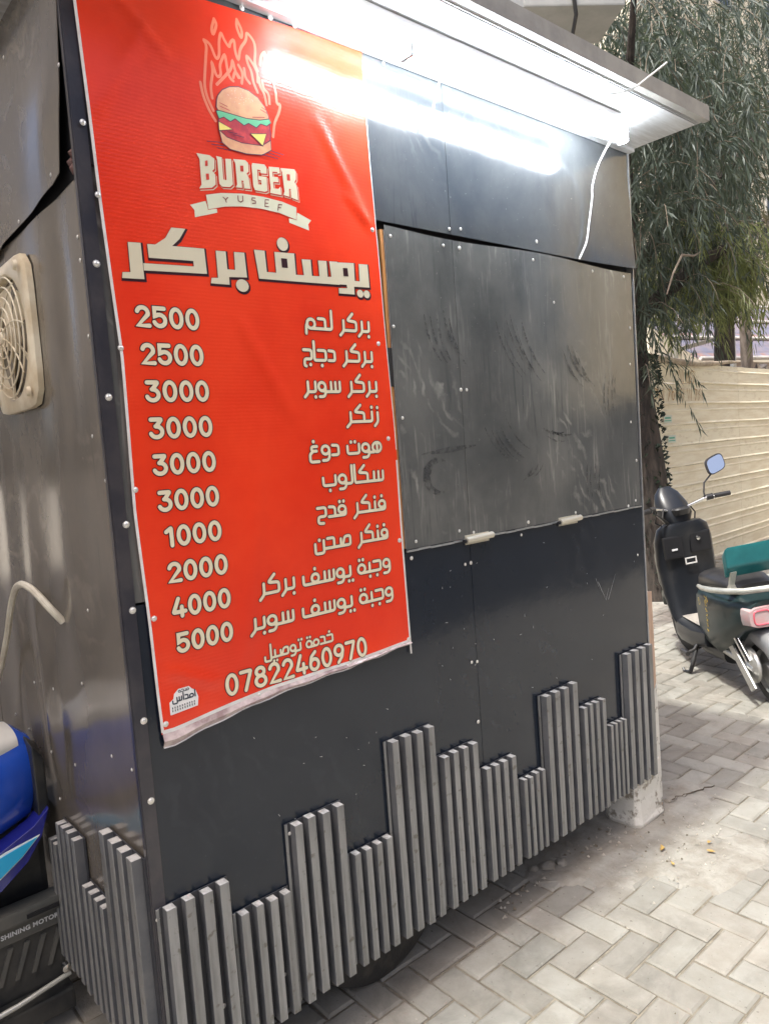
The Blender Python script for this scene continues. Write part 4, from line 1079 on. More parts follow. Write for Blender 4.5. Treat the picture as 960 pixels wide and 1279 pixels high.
for idx, (score, cx, cy, ho_) in enumerate(cells):
    rz = (0 if ho_ else PI / 2) + rnd.uniform(-.010, .010)
    tx, ty = rnd.uniform(-.007, .007), rnd.uniform(-.006, .006); dz = rnd.uniform(-.0025, .0015)
    k = rnd.randrange(4)
    dx, dy = rnd.uniform(-.0012, .0012), rnd.uniform(-.0012, .0012)
    if idx < 300 and score > 0:
        inst('paver', PMESH[k], bed, (cx + dx, cy + dy, dz), (tx, ty, rz))
    else:
        b = paver_mesh(2 * MOD - GAP, MOD - GAP, k)
        R = Matrix.Translation((cx + dx, cy + dy, dz)) @ Matrix.Rotation(rz, 4, 'Z') @ Matrix.Rotation(ty, 4, 'Y') @ Matrix.Rotation(tx, 4, 'X')
        base = len(far.v)
        far.v += [tuple(R @ Vector(v)) for v in b.v[:8]]
        far.f += [tuple(q_ + base for q_ in f) for f in b.f[:5]]; far.mi += [k] * 5
fo_ = far.build('distant_pavers', PM, bed)
tag(fo_, kind='stuff')

# concrete smear round the block, with broken edges
def blob_slab(name, cx, cy, rx, ry, h, m, seed, z=0.0, n=40, rings=9, par=None):
    r = random.Random(seed); mb = MB(); ph = [r.uniform(0, 6) for _ in range(5)]
    def rad(a): return 1 + 0.16 * math.sin(2 * a + ph[0]) + 0.10 * math.sin(3 * a + ph[1]) + 0.07 * math.sin(5 * a + ph[2]) + 0.05 * math.sin(9 * a + ph[3]) + 0.03 * math.sin(17 * a + ph[4])
    mb.v.append((cx, cy, z + h))
    for j in range(1, rings + 1):
        t = j / rings
        for k in range(n):
            a = 2 * PI * k / n; q_ = rad(a) * t
            zz_ = h * (1 - t ** 3) + (r.uniform(-.0022, .0022) if j < rings else 0)
            mb.v.append((cx + rx * q_ * math.cos(a), cy + ry * q_ * math.sin(a), z + (zz_ if j < rings else -0.012)))
    for k in range(n): mb.f.append((0, 1 + k, 1 + (k + 1) % n))
    for j in range(rings - 1):
        for k in range(n):
            a, b = 1 + j * n + k, 1 + j * n + (k + 1) % n
            mb.f.append((a, b, b + n, a + n))
    mb.mi = [0] * len(mb.f)
    return mb.build(name, m, par, smooth=True)
M_CONC = mat('rough_cement', (0.225, 0.20, 0.165), 0.92, col2=(0.33, 0.31, 0.27), nscale=9, nlo=0.35, nhi=0.62, bump=0.7, bscale=45, detail=9)
tag(blob_slab('cement_patch', 2.02, 0.02, 0.45, 0.36, 0.006, M_CONC, 4), kind='structure')
tag(blob_slab('cement_patch', 2.00, -0.34, 0.24, 0.15, 0.0040, M_CONC, 9, z=0.0015), kind='structure')
tag(blob_slab('cement_patch', 1.62, 0.10, 0.20, 0.13, 0.006, M_CONC, 15), kind='structure')
# grit and rubble
rb_ = MB(); r = random.Random(21)
for k in range(280):
    m_ = r.random()
    if m_ < .45: x, y, s_ = r.gauss(2.02, .22), r.gauss(-.16, .12), r.uniform(.0015, .006)
    elif m_ < .7: x, y, s_ = r.uniform(1.2, 1.95), r.gauss(.06, .035), r.uniform(.002, .010)
    else: x, y, s_ = r.uniform(.6, 4.5), r.uniform(-.9, .6), r.uniform(.001, .0035)
    z = 0.004 + (0.006 if (1.65 < x < 2.4 and -.35 < y < .3) else 0)
    vs = [(x + s_ * r.uniform(.6, 1.2) * math.cos(a), y + s_ * r.uniform(.6, 1.2) * math.sin(a), z - .004 + s_ * .2) for a in (0, 1.3, 2.5, 3.8, 5)]
    vs += [(x + r.uniform(-.4, .4) * s_, y + r.uniform(-.4, .4) * s_, z + s_ * r.uniform(.4, .8))]
    rb_.add(vs, [(i, (i + 1) % 5, 5) for i in range(5)], 0 if r.random() < .8 else 1)
tag(rb_.build('gravel', [mat('grit', (0.34, 0.30, 0.24), 0.9, col2=(0.46, 0.42, 0.36), nscale=40), mat('dark_grit', (0.18, 0.15, 0.11), 0.9)]), kind='stuff')
for k, (x, y, s_) in enumerate(((1.545, 0.10, .030), (1.60, 0.075, .024), (1.50, 0.13, .020), (2.30, 0.02, .020), (2.42, 0.07, .014))):
    r = random.Random(50 + k); rings = []
    for (t, rr) in ((0, .55), (.25, .95), (.6, .9), (.85, .6), (1, .2)):
        rings.append([(x + s_ * rr * r.uniform(.8, 1.15) * math.cos(a * PI / 4), y + s_ * rr * r.uniform(.8, 1.15) * math.sin(a * PI / 4), 0.001 + t * s_ * .9) for a in range(8)])
    o = MB().loft(rings).build('rubble_lump', M_CONC, None, smooth=True)
    tag(o, ['largest grey rubble lump beneath the slat skirting left of the block', 'second rubble lump beneath the slats nearest the concrete block', 'small rubble lump tucked furthest left beneath the slats',
            'pale rubble lump beside the crack right of the concrete block', 'tiny pale pebble at the far end of the crack'][k], 'rubble')
def leaf_obj(x, y, s_, a, col, label):
    mb = MB(); pts = []
    for k in range(9):
        t = k / 8 * 2 * PI
        u, v = s_ * math.cos(t) , s_ * .42 * math.sin(t) * (1 + .3 * math.sin(3 * t))
        pts.append((x + u * math.cos(a) - v * math.sin(a), y + u * math.sin(a) + v * math.cos(a), 0.014 + .003 * math.sin(2 * t + a) + abs(v) * .4))
    mb.add(pts[:8] + [(x, y, .012)] + [(p[0], p[1], p[2] + .0008) for p in pts[:8]] , [(i, (i + 1) % 8, 8) for i in range(8)])
    tag(mb.build('dry_leaf', col, None, smooth=True), label, 'leaf')
M_YLEAF = mat('yellow_leaf', (0.50, 0.34, 0.10), 0.7, col2=(0.36, 0.22, 0.07), nscale=50)
leaf_obj(1.93, -.155, .020, .4, M_YLEAF, 'yellow dry leaf on the cement just in front of the concrete block')
leaf_obj(2.03, -.300, .017, 1.9, M_YLEAF, 'yellow dry leaf farther out on the cement patch')
leaf_obj(2.09, -.265, .013, 2.9, M_YLEAF, 'small curled yellow leaf at the right of the cement patch')
leaf_obj(1.86, -.235, .012, 1.0, M_YLEAF, 'small yellow leaf scrap at the left of the cement patch')
# crack in the cement
ck = MB(); r = random.Random(8); pts = []
for i in range(16):
    t = i / 15; pts.append((2.23 + .34 * t, 0.045 - .10 * t + r.uniform(-.010, .010)))
for i in range(15):
    a, b = pts[i], pts[i + 1]; w = .013 * (1 - i / 16) * r.uniform(.5, 1.2)
    ck.add([(a[0], a[1] - w,   .0062), (b[0], b[1] - w,   .0062), (b[0], b[1] + w, .0062), (a[0], a[1] + w, .0062), (a[0], a[1], .002), (b[0], b[1], .002)], [(0, 1, 5, 4), (4, 5, 2, 3)])
tag(ck.build('pavement_crack', mat('crack_dirt', (0.06, 0.045, 0.03), 0.95, col2=(.14, .11, .08), nscale=60)), kind='structure')

# concrete block and painted stake at the right end of the kiosk
M_WPAINT = mat('chipped_white_paint', (0.70, 0.68, 0.62), 0.7, col2=(0.30, 0.27, 0.22), nscale=16, nlo=0.54, nhi=0.60, bump=0.5, bscale=35, detail=9)
cb = MB()
prof = [(0.0, 1.0), (.02, 1.06), (.05, 1.0), (.12, .97), (.19, .96), (.25, .95)]
rings = []
base_ = [(2.005, .004), (2.03, -.014), (2.19, -.014), (2.205, .0), (2.205, .125), (2.18, .145), (2.02, .145), (2.005, .12)]
r = random.Random(2)
for z, s_ in prof:
    rings.append([(2.105 + (x - 2.105) * s_ + r.uniform(-.003, .003), .065 + (y - .065) * s_ + r.uniform(-.003, .003), z) for x, y in base_])
o = cb.loft(rings).build('concrete_block', M_WPAINT, None, bevel=.004)
tag(o, 'chipped white-painted concrete block propping up the right corner of the kiosk', 'concrete block')
sk = MB(); rings = []
for z, x0, x1 in ((0.0, 2.212, 2.258), (.3, 2.210, 2.250), (.6, 2.207, 2.246), (.95, 2.203, 2.240)):
    rings.append([(x0, 0.02, z), (x1, 0.02, z), (x1, 0.065, z), (x0, 0.065, z)])
o = sk.loft(rings).build('timber_stake', M_TIMBER, None, bevel=.003)
tag(o, 'pale timber stake standing against the right edge of the kiosk', 'stake')
MB().loft([[(2.211, 0.019, .02), (2.2585, 0.019, .02), (2.2585, .066, .02), (2.211, .066, .02)], [(2.2085, 0.019, .50), (2.2475, 0.019, .56), (2.2475, .066, .56), (2.2085, .066, .50)]]).build('white_paint_coat', M_WPAINT, o)

# ------------------------------------------------------------------ hoarding fence
M_FENCE = mat('cream_hoarding', (0.84, 0.78, 0.61), 0.55, col2=(0.73, 0.65, 0.48), nscale=3.0, stretch=(0.8, 1, 5), bump=0.1, bscale=9, detail=9)
M_FENCE2 = mat('cream_hoarding_worn', (0.81, 0.75, 0.58), 0.6, col2=(0.58, 0.49, 0.34), nscale=5.0, nlo=.5, nhi=.75, stretch=(1.2, 1, 4), bump=0.1, bscale=9, detail=9)
FD = Vector((0.99884, 0.04806, 0)); FO = Vector((6.30, 2.56, 0)); FLEN = 9.0
fence = empty('hoarding_fence', FO, math.atan2(FD.y, FD.x))
tag(fence, 'cream sheet-metal hoarding fence of wide horizontal ribbed boards behind the scooter', 'fence')
H = 0.2365
for k in range(10):
    for seg_ in range(3):
        b = MB(); z0 = 0.012 + k * H; x0 = seg_ * 3.0 + 0.002; x1 = x0 + 2.996
        prof = [(0.022, 0.0), (-0.014, 0.004), (-0.014, 0.012), (-0.004, 0.030), (-0.002, 0.150), (-0.009, 0.160), (-0.009, 0.170), (0.002, 0.182), (0.004, 0.2345)]
        nn = 10; rings = []
        for i in range(nn + 1):
            x = x0 + (x1 - x0) * i / nn
            sag = 0.004 * math.sin((x + k * .3) * 1.9) * (k / 9) + (0.02 * math.cos(x * .55) if k == 9 else 0) * 0.5
            w = 0.002 * math.sin(x * 2.3 + k * 1.1)
            rings.append([(x, p + w, z0 + q_ + sag) for p, q_ in prof] + [(x, p + w + .003, z0 + q_ + sag) for p, q_ in reversed(prof)])
        b.loft(rings).build('fence_board', M_FENCE if (k + seg_) % 3 else M_FENCE2, fence)
for k in range(4):
    MB().box(k * 3.0 - .02, k * 3.0 + .02, .03, .08, 0, 2.42).build('fence_post', M_GALV, fence)
gr = MB(); r = random.Random(31)
def scrib(x, z, h, kind):
    if kind == 0: return [[(x, z), (x + h * .1, z + h)]]
    if kind == 1: return [[(x, z + h), (x + .25 * h, z), (x + .5 * h, z + h)]]
    if kind == 2: return [circ(x + .25 * h, z + .4 * h, .22 * h, .35 * h)]
    if kind == 3: return [[(x, z + h), (x + .5 * h, z + h * .9), (x + .1 * h, z)]]
    return [[(x + .45 * h, z + h), (x, z + h * .6), (x + .4 * h, z + .4 * h), (x, z)]]
x = 0.66
for kind in (3, 2, 0, 3, 2, 1, 4, 0, 1, 0, 3, 4, 0):
    for p in scrib(x, 1.95, 0.13, kind): stroke(gr, p, 0.016, r.uniform(0, .0004), True, 0)
    x += 0.10
x = 1.28; gr_split = len(gr.v); gf_split = len(gr.f)
for kind in (1, 0, 2, 4, 3):
    for p in scrib(x, 2.14, 0.15, kind): stroke(gr, p, 0.014, r.uniform(0, .0004), True, 0)
    x += 0.085
for v in range(len(gr.v)): gr.v[v] = (gr.v[v][0], 0.002 * math.sin(gr.v[v][0] * 2.3 + (8 if gr.v[v][2] < 2.12 else 9) * 1.1) - 0.0165 - gr.v[v][1], gr.v[v][2])
M_GRAF = mat('faded_brown_paint', (0.42, 0.24, 0.10), 0.7, col2=(0.56, 0.44, 0.28), nscale=25, nlo=.45, nhi=.6)
for a, b, c, d in ((0, gr_split, 0, gf_split), (gr_split, len(gr.v), gf_split, len(gr.f))):
    MB().add(gr.v[a:b], [tuple(i - a for i in f) for f in gr.f[c:d]]).build('graffiti', M_GRAF, fence)
for (x, z) in ((0.85, 1.70), (0.93, 1.475)):
    s2 = MB(); s2.box(x, x + .20, -.0155, -.0145, z, z + .085); so2 = s2.build('sticker', mat('sticker_pale', (0.62, 0.66, 0.58), .5), fence)
    s3 = MB(); s3.box(x + .02, x + .18, -.0165, -.0158, z + .018, z + .030); s3.box(x + .03, x + .17, -.0165, -.0158, z + .045, z + .065)
    s3.build('sticker_print', mat('sticker_green', (0.10, 0.38, 0.28), .5), so2)
# pale log lying along the top
cord_pts = [(6.75 + .32 * i, 2.60 + .012 * i, 2.43 - .05 * math.sin(i * .42) * (1 if i < 7 else .4)) for i in range(9)]
o = MB().tube(cord_pts, [.04, .045, .042, .040, .036, .034, .028, .022, .012], 10).build('fallen_branch', mat('pale_bark', (0.50, 0.42, 0.32), .8, col2=(.32, .26, .2), nscale=8, bump=.4), None, smooth=True)
tag(o, 'pale dry branch lying along the top of the hoarding fence', 'branch')

# ------------------------------------------------------------------ behind the fence
M_ROOF = mat('purple_roof_sheet', (0.19, 0.19, 0.26), .5, .2, col2=(.26, .22, .25), nscale=3, bump=.1)
shed = empty('shed', (14.3, 5.4, 0), -0.1)
tag(shed, 'low shed with purple-grey corrugated roof behind the fence at the right', 'shed')
for k in range(9):
    b = MB(); z0, y0 = 2.95, 0.0
    rings = []
    for t in range(8):
        x = -.3 + t * .9
        rings.append([(x, y0 + k * .22, z0 + k * .175 + .02 * x), (x, y0 + k * .22 + .05, z0 + k * .175 + .05 + .02 * x), (x, y0 + k * .22 + .22, z0 + (k + 1) * .175 + .02 * x), (x, y0 + k * .22 + .24, z0 + (k + 1) * .175 - .03 + .02 * x)])
    b.loft(rings).build('roof_sheet', M_ROOF if k % 3 else mat('rust_sheet', (0.30, .17, .14), .6, col2=(.2, .2, .26), nscale=4), shed)
for k in (0, 3, 6, 9):
    MB().tube([(-.35, k * .22, 2.99 + k * .175), (6.2, k * .22, 3.12 + k * .175)], .035, 8).build('roof_batten', mat('pale_batten', (.62, .60, .58), .6), shed)
MB().box(-.2, 6.0, .1, 2.0, 0, 2.95).build('shed_wall', mat('shed_wall', (.36, .30, .26), .8, col2=(.5, .46, .4), nscale=2, bump=.2), shed)
o = MB().tube([(12.2, 4.0, 0), (12.15, 4.0, 2.4), (12.12, 4.0, 3.72)], .045, 10).build('white_pole', mat('pole_white', (.68, .68, .64), .5), None, smooth=True)
tag(o, 'thin white metal pole rising behind the fence in front of the purple roof', 'pole')
o = MB().tube([(10.2, 4.0, 0), (10.2, 4.0, 2.92)], .04, 10).build('short_post', mat('post_grey', (.58, .56, .5), .6), None, smooth=True)
tag(o, 'short pale post just behind the fence under the leafy branches', 'post')
o = MB().box(10.25, 11.9, 3.96, 4.04, 0, .06).build('rail', mat('rail_grey', (.50, .47, .42), .7), None)
o.location = (0, 0.05, 2.78); o.rotation_euler = (0, -0.0, 0)
for v in o.data.vertices: v.co.z += (v.co.x - 10.25) * .17
tag(o, 'sloping pale rail of a lean-to behind the fence', 'rail')
M_JUNK = mat('rubble_pale', (.50, .46, .42), .85, col2=(.25, .23, .22), nscale=5, nlo=.42, nhi=.55, bump=.6, bscale=8)
jk = MB(); r = random.Random(77)
for k in range(90):
    x, y, z = r.uniform(10.2, 15.5), r.uniform(4.3, 5.2), r.uniform(1.8, 2.75) - .1 * r.random(); s_ = r.uniform(.08, .26)
    vs = [(x + r.uniform(-s_, s_), y + r.uniform(-s_, s_), z + r.uniform(-s_, s_)) for _ in range(6)]
    jk.add(vs, [(0, 1, 2), (0, 2, 3), (0, 3, 4), (1, 2, 5), (2, 3, 5), (3, 4, 5), (0, 1, 4), (1, 4, 5)])
jk.box(10.1, 15.6, 4.4, 5.1, 0, 2.2)
tag(jk.build('scrap_heap', M_JUNK), 'jumbled pale scrap and broken boards piled behind the fence', 'scrap heap')
# equipment box on a pole above the kiosk's far corner
eb = empty('equipment_box', (3.50, 1.22, 0), -0.62)
tag(eb, 'plain grey metal equipment box mounted high above the awning', 'metal box')
M_EB = mat('grey_enamel', (.40, .39, .37), .5, .1, col2=(.33, .33, .31), nscale=5, bump=.05)
MB().box(-.26, .36, -.2, .22, 4.16, 4.95).build('cabinet', M_EB, eb, bevel=.01)
MB().tube([(0.05, .32, 0), (.05, .32, 4.9)], .05, 10).build('pole', M_GALV, eb, smooth=True)
MB().tube([(-.02, -.215, 4.9), (-.01, -.22, 4.5), (0.03, -.215, 4.3), (.05, -.21, 4.105), (.04, -.1, 3.95), (.05, .25, 3.9)], .012, 6).build('cable', M_BLACK, eb, smooth=True)

# pale building beyond the trees, and the street with invented, unseen buildings for reflections and shade
def block_building(name, x0, x1, y0, y1, h, m, label, wins=None, face='-y'):
    b = empty(name, (x0, y0, 0)); tag(b, label, 'building')
    MB().box(0, x1 - x0, 0, y1 - y0, 0, h).build('wall', m, b)
    MB().box(-.15, x1 - x0 + .15, -.15, y1 - y0 + .15, h, h + .25).build('roof', m, b)
    if wins:
        nx, nz, w, hh = wins
        wm = mat('window_glass', (.05, .06, .07), .12, spec=.8); fm = mat('window_frame', (.55, .53, .5), .5)
        pane = None
        L2 = (x1 - x0) if face in '-y+y' else (y1 - y0)
        for i in range(nx):
            for j in range(nz):
                a = L2 * (i + .5) / nx; z = h * (j + .55) / nz
                f = MB(); g = MB()
                if face == '-y': f.box(a - w / 2, a + w / 2, -.06, .0, z - hh / 2, z + hh / 2); g.box(a - w / 2 + .08, a + w / 2 - .08, -.075, -.061, z - hh / 2 + .08, z + hh / 2 - .08)
                elif face == '+y': f.box(a - w / 2, a + w / 2, y1 - y0, y1 - y0 + .06, z - hh / 2, z + hh / 2); g.box(a - w / 2 + .08, a + w / 2 - .08, y1 - y0 + .061, y1 - y0 + .075, z - hh / 2 + .08, z + hh / 2 - .08)
                else: f.box(x1 - x0, x1 - x0 + .06, a - w / 2, a + w / 2, z - hh / 2, z + hh / 2); g.box(x1 - x0 + .061, x1 - x0 + .075, a - w / 2 + .08, a + w / 2 - .08, z - hh / 2 + .08, z + hh / 2 - .08)
                fo2 = f.build('window', fm, b); g.build('pane', wm, fo2)
    return b
block_building('apartment_block', 22, 50, 11, 20, 27, mat('cream_render', (.78, .72, .58), .9, col2=(.66, .60, .47), nscale=.6), 'tall cream-coloured building glimpsed through the trees at the right edge', (7, 7, 1.3, 1.6))
cbd = block_building('added_corner_building', 14, 32, -8.7, -3.9, 11, mat('bright_render', (.85, .70, .45), .9, col2=(.78, .62, .38), nscale=.5), 'added bright cream corner building out of view, for a warm reflection in the hatch')  # unseen building, invented to give the hatch its warm reflection
MB().box(-.05, .0, -.05, 4.85, 0, 2.35).build('added_dark_base', mat('dark_base', (.05, .055, .06), .6), cbd)  # added dark base that ends the warm reflection low on the hatch
block_building('added_shop_row', -6, 15, -17, -10.5, 6.5, mat('shop_render', (.30, .29, .28), .9, col2=(.24, .23, .22), nscale=.5), 'added row of grey shops out of view across the street, for reflections in the kiosk panels', (12, 2, 1.8, 1.7), '+y')  # unseen shops, invented as something for the front panels to reflect
block_building('added_shade_house', -7, -2.6, -0.5, 12, 8.2, mat('house_render', (.74, .68, .60), .9, col2=(.66, .60, .52), nscale=.5), 'added beige house out of view left of the kiosk, shading and reflected in its side wall', (4, 2, 1.2, 1.4), '+x')  # unseen house, added to keep the sun off the kiosk side wall
tag(grid_obj('street', -60, 60, -9.5, -3.05, -0.046, 30, 6, mat('asphalt', (.055, .053, .05), .85, col2=(.08, .077, .07), nscale=4, bump=.3, bscale=80)), kind='structure')

# ------------------------------------------------------------------ trees
def leaf_mat(name, c1, c2):
    m = mat(name, c1, .45, col2=c2, nscale=3.5, nlo=.35, nhi=.65)
    nt = m.node_tree; b = nt.nodes['Principled BSDF']; out = nt.nodes['Material Output']
    tr = nt.nodes.new('ShaderNodeBsdfTranslucent'); mx = nt.nodes.new('ShaderNodeMixShader')
    mx.inputs[0].default_value = .28
    tr.inputs['Color'].default_value = (c2[0] * 1.6, c2[1] * 1.6, c2[2] * 1.2, 1)
    nt.links.new(b.outputs[0], mx.inputs[1]); nt.links.new(tr.outputs[0], mx.inputs[2]); nt.links.new(mx.outputs[0], out.inputs['Surface'])
    return m
def crown(parent, blobs, m, seed, name='crown', ll=(.08, .16), lw=(.005, .010), droop=.75):
    """blobs: (cx, cy, cz, rx, ry, rz, number of drooping sprays); every spray is a curved twig hung with lance-shaped leaves"""
    rs = np.random.RandomState(seed)
    V = []; F = []; TW = MB()
    tot = 0
    for cx, cy, cz, rx, ry, rz, nsp in blobs:
        for s in range(nsp):
            d = rs.normal(size=3); d /= np.linalg.norm(d); rr = rs.uniform(.25, 1) ** .6
            p = np.array([cx + d[0] * rx * rr, cy + d[1] * ry * rr, cz + d[2] * rz * rr])
            az = rs.uniform(0, 2 * PI); out = np.array([math.cos(az), math.sin(az), rs.uniform(-.4, .9)])
            out /= np.linalg.norm(out)
            L_ = rs.uniform(.35, .8); nl = int(rs.uniform(16, 28)); q_ = p.copy(); dirv = out.copy()
            tw = [tuple(q_)]
            for k in range(nl):
                dirv = dirv + np.array([0, 0, -droop * .16]); dirv /= np.linalg.norm(dirv)
                q_ = q_ + dirv * (L_ / nl)
                if k % 4 == 3: tw.append(tuple(q_))
                side = np.cross(dirv, [0, 0, 1]) + rs.normal(size=3) * .35
                side /= (np.linalg.norm(side) + 1e-6)
                if k % 2: side = -side
                ld = dirv * .6 + side * rs.uniform(.3, .8) + np.array([0, 0, -droop * rs.uniform(.2, .9)])
                ld /= np.linalg.norm(ld)
                l = rs.uniform(*ll); w = rs.uniform(*lw)
                nrm = rs.normal(size=3); sv = np.cross(ld, nrm); sv /= (np.linalg.norm(sv) + 1e-6)
                b = len(V)
                V += [q_, q_ + ld * l * .45 + sv * w, q_ + ld * l + np.array([0, 0, -l * .12]), q_ + ld * l * .45 - sv * w]
                F.append((b, b + 1, b + 2, b + 3))
            if s % 3 == 0 and len(tw) > 2: TW.tube(tw, .0035, 3, caps=False)
    me = bpy.data.meshes.new(name); me.from_pydata([tuple(v) for v in V], [], F); me.materials.append(m)
    o = bpy.data.objects.new(name, me); COL.objects.link(o); o.parent = parent; o['kind'] = 'stuff'
    t = TW.build('twigs', M_TWIG, parent); t['kind'] = 'stuff'
    return o
M_TWIG = mat('twig_bark', (.20, .16, .12), .85)
M_BARK = mat('dark_bark', (.028, .023, .020), .9, col2=(.07, .055, .045), nscale=7, stretch=(3, 3, .7), bump=.9, bscale=16)
M_BARK2 = mat('pale_tree_bark', (.34, .29, .24), .9, col2=(.18, .15, .12), nscale=5, stretch=(3, 3, .7), bump=.6, bscale=14)
LM1 = leaf_mat('dark_leaves', (.042, .058, .052), (.082, .105, .075))
LM2 = leaf_mat('olive_leaves', (.11, .14, .05), (.20, .22, .09))
LM3 = leaf_mat('dry_leaves', (.15, .11, .075), (.11, .12, .06))
t1 = empty('willow_tree', (0, 0, 0)); tag(t1, 'dark drooping tree growing hard against the far corner of the kiosk', 'tree')
MB().tube([(6.12, 2.20, -.02), (6.10, 2.2, .15), (6.06, 2.2, .6), (6.0, 2.22, 1.3), (5.95, 2.28, 2.2), (6.05, 2.35, 3.2), (6.3, 2.4, 4.2)], [.36, .29, .24, .22, .19, .16, .10], 14).build('trunk', M_BARK, t1, smooth=True)
for k, pts in enumerate(([(5.95, 2.28, 2.3), (5.4, 1.9, 3.1), (4.9, 1.6, 3.9), (4.6, 1.3, 4.8)], [(6.05, 2.35, 3.1), (6.9, 2.0, 3.9), (7.8, 1.8, 4.6)], [(6.1, 2.35, 3.4), (5.9, 2.9, 4.6), (5.8, 3.2, 5.8)], [(5.96, 2.3, 2.6), (6.6, 1.9, 3.2), (7.0, 1.7, 3.4)])):
    MB().tube(pts, [.09, .065, .045, .02][:len(pts)], 8).build('limb', M_BARK, t1, smooth=True)
# foliage hanging beside the kiosk edge, denser and darker above
crown(t1, [(5.6, 1.9, 4.4, 1.5, .9, 1.1, 400), (6.9, 2.1, 4.7, 1.5, .8, 1.0, 330), (5.0, 1.5, 4.0,   .7, .5, .9, 100), (6.9, 2.0, 3.4, .7, .4, .55, 110), (5.9, 2.0, 3.3, .55, .4, .8, 90), (6.0, 2.2, 2.7, .25, .25, .35, 34), (5.9, 2.05, 2.3, .08, .08, .2, 8)], LM1, 1)
crown(t1, [(6.9, 1.9, 3.25, .8, .35, .45, 110), (7.5, 2.0, 3.4, .5, .35, .4, 60)], LM2, 2, name='pale_sprays', ll=(.09, .16))
iv = MB(); r = random.Random(5)
for k in range(900):
    a = r.uniform(0, 2 * PI); z = r.uniform(.05, 2.4); rr = lerp_tab([(0, .33), (.6, .26), (2.4, .20)], z)
    x, y = lerp_tab([(0, 6.1), (1.3, 6.0), (2.4, 5.95)], z) + rr * math.cos(a), 2.22 + rr * math.sin(a); s_ = r.uniform(.02, .05)
    iv.add([(x, y, z), (x + r.uniform(-s_, s_), y + r.uniform(-s_, s_), z - s_), (x + s_ * math.cos(a), y + s_ * math.sin(a), z - .3 * s_)], [(0, 1, 2)])
iv.build('ivy', mat('ivy_dark', (.018, .030, .018), .5), t1)['kind'] = 'stuff'
t2 = empty('olive_tree', (0, 0, 0)); tag(t2, 'grey-green tree with a straight trunk behind the fence at the right', 'tree')
MB().tube([(11.6, 3.9, 0), (11.55, 3.9, 1.8), (11.62, 3.9, 3.2), (11.4, 3.9, 4.8), (11.2, 3.9, 7)], [.22, .17, .15, .12, .06], 12).build('trunk', M_BARK, t2, smooth=True)
for pts in ([(11.6, 3.9, 3.1), (12.6, 3.8, 4.4), (13.4, 3.7, 5.4)], [(11.5, 3.9, 3.9), (10.4, 3.7, 4.9), (9.6, 3.5, 6)], [(11.4, 3.9, 4.6), (12.2, 4, 6), (12.4, 4, 7.4)]):
    MB().tube(pts, [.08, .05, .02], 8).build('limb', M_BARK, t2, smooth=True)
crown(t2, [(10.2, 3.6, 5.4, 1.7, .7, 1.5, 300), (9.2, 3.4, 6.4, 1.6, .6, 1.4, 230), (11.3, 3.8, 4.2, .9, .5, .6, 110), (9.6, 3.5, 3.9, .8, .4, .5, 90)], LM1, 3, ll=(.10, .19), lw=(.007, .012))
crown(t2, [(9.0, 3.4, 3.7, .9, .4, .55, 110), (10.3, 3.6, 4.2, .6, .4, .5, 50)], LM2, 4, name='pale_sprays', ll=(.10, .19), lw=(.007, .012))
t3 = empty('bare_limbed_tree', (0, 0, 0)); tag(t3, 'half-bare tree with twisting pale limbs and brownish leaves at the top right', 'tree')
MB().tube([(14.2, 4.6, 0), (14.1, 4.6, 2.5), (13.8, 4.5, 4.0), (13.5, 4.4, 6.0), (13.7, 4.4, 8.5)], [.12, .11, .10, .08, .04], 12).build('trunk', M_BARK2, t3, smooth=True)
for pts in ([(13.8, 4.5, 4.0), (12.9, 4.3, 4.7), (12.4, 4.2, 5.6), (11.9, 4.1, 6.2)], [(13.5, 4.4, 5.6), (14.2, 4.4, 6.6), (14.9, 4.4, 7.2)], [(13.5, 4.4, 6.2), (12.8, 4.3, 7.4), (12.0, 4.2, 8.2)], [(13.7, 4.5, 4.6), (14.6, 4.5, 5.4), (15.2, 4.5, 5.7)],
            [(12.9, 4.3, 4.7), (12.2, 4.2, 4.8), (11.6, 4.1, 5.2)]):
    MB().tube(pts, [.09, .06, .04, .02][:len(pts)], 8).build('limb', M_BARK2, t3, smooth=True)
crown(t3, [(13.0, 4.3, 6.6, 1.6, .6, 1.6, 230), (12.3, 4.2, 5.0, .8, .4, .7, 60), (14.6, 4.5, 5.2, 1.0, .5, 1.0, 70)], LM3, 6, ll=(.10, .19), lw=(.007, .012), droop=.5)
crown(t3, [(13.2, 4.2, 8.0, 2.0, .7, 1.5, 230), (12.2, 4.2, 6.8, .9, .5, .9, 110)], LM1, 7, name='dark_sprays', ll=(.10, .19), lw=(.007, .012))
# a bare branch across the top right
o = MB().tube([(4.7, 1.2, 2.62), (4.9, 1.25, 2.80), (5.15, 1.3, 2.98), (5.45, 1.35, 3.02), (5.7, 1.4, 3.10)], [.006, .008, .010, .008, .004], 6).build('bare_twig', M_TWIG, t1, smooth=True)

